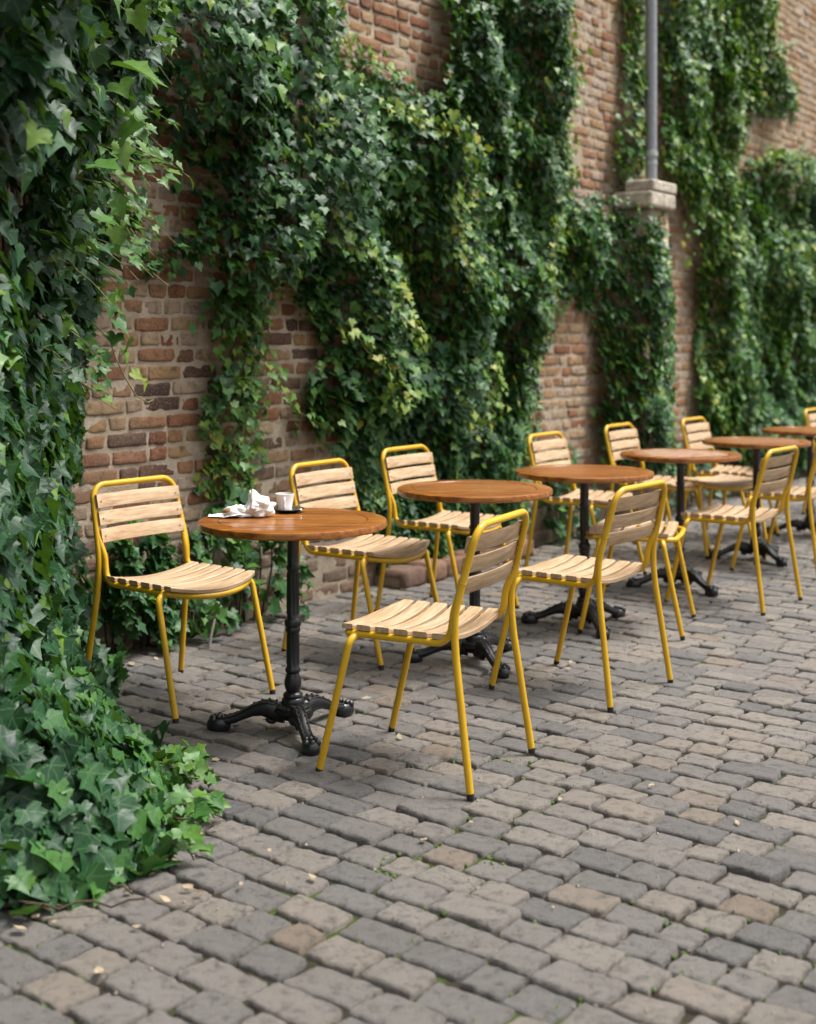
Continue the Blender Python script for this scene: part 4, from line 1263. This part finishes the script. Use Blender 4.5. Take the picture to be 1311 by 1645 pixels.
# ------------------------------------------------------------------ light
SUN_EL, SUN_AZ = 64.0, 80.0        # azimuth measured clockwise from +Y (to the right of and behind the camera)
az, el = R(SUN_AZ), R(SUN_EL)
sd = Vector((math.sin(az)*math.cos(el), math.cos(az)*math.cos(el), math.sin(el)))
L = bpy.data.lights.new('sun', 'SUN'); L.energy = 1.5; L.angle = R(16); L.color = (1.0, .97, .925)
lo = bpy.data.objects.new('sun', L); COL.objects.link(lo); lo.rotation_euler = sd.to_track_quat('Z', 'Y').to_euler(); lo.location = (3, -3, 8)
w = bpy.data.worlds.new('World'); SC.world = w; w.use_nodes = True
nt = w.node_tree; nt.nodes.clear()
sky = nt.nodes.new('ShaderNodeTexSky'); sky.sky_type = 'NISHITA'; sky.sun_disc = False
sky.sun_elevation = el; sky.sun_rotation = az; sky.air_density = 1.0; sky.dust_density = 4.0; sky.ozone_density = 1.0
hs = nt.nodes.new('ShaderNodeHueSaturation'); hs.inputs['Saturation'].default_value = .14
bg = nt.nodes.new('ShaderNodeBackground'); bg.inputs['Strength'].default_value = .10
ou = nt.nodes.new('ShaderNodeOutputWorld')
tc = nt.nodes.new('ShaderNodeTexCoord'); sx = nt.nodes.new('ShaderNodeSeparateXYZ'); rp = nt.nodes.new('ShaderNodeValToRGB')
mxr = nt.nodes.new('ShaderNodeMix'); mxr.data_type = 'RGBA'; mxr.blend_type = 'MULTIPLY'; mxr.inputs[0].default_value = 1.0
rp.color_ramp.elements[0].position = 0.0; rp.color_ramp.elements[0].color = (.38, .38, .38, 1)      # overcast: the zenith is brighter than the horizon
rp.color_ramp.elements[1].position = 0.75; rp.color_ramp.elements[1].color = (1, 1, 1, 1)
nt.links.new(tc.outputs['Generated'], sx.inputs[0]); nt.links.new(sx.outputs[2], rp.inputs[0])
nt.links.new(sky.outputs[0], hs.inputs['Color']); nt.links.new(hs.outputs[0], mxr.inputs[6]); nt.links.new(rp.outputs[0], mxr.inputs[7])
nt.links.new(mxr.outputs[2], bg.inputs['Color']); nt.links.new(bg.outputs[0], ou.inputs['Surface'])

# ------------------------------------------------------------------ camera
cam = bpy.data.cameras.new('camera'); co = bpy.data.objects.new('camera', cam); COL.objects.link(co)
co.location = (0, 0, CAM_H); co.rotation_euler = (math.pi/2, 0, 0)
cam.sensor_fit = 'VERTICAL'; cam.sensor_height = 36.0; cam.lens = 36.0*F_PX/IMG_H
cam.shift_y = -(IMG_H/2 - HY)/IMG_H
cam.clip_start = .05; cam.clip_end = 500
cam.dof.use_dof = True; cam.dof.focus_distance = 4.45; cam.dof.aperture_fstop = 2.3
SC.camera = co

SC.view_settings.view_transform = 'Standard'; SC.view_settings.look = 'None'
SC.view_settings.exposure = 1.7; SC.view_settings.gamma = 1.0; SC.view_settings.use_curve_mapping = False
SC.cycles.max_bounces = 6; SC.cycles.diffuse_bounces = 3; SC.cycles.glossy_bounces = 2; SC.cycles.transmission_bounces = 3
SC.cycles.use_denoising = True
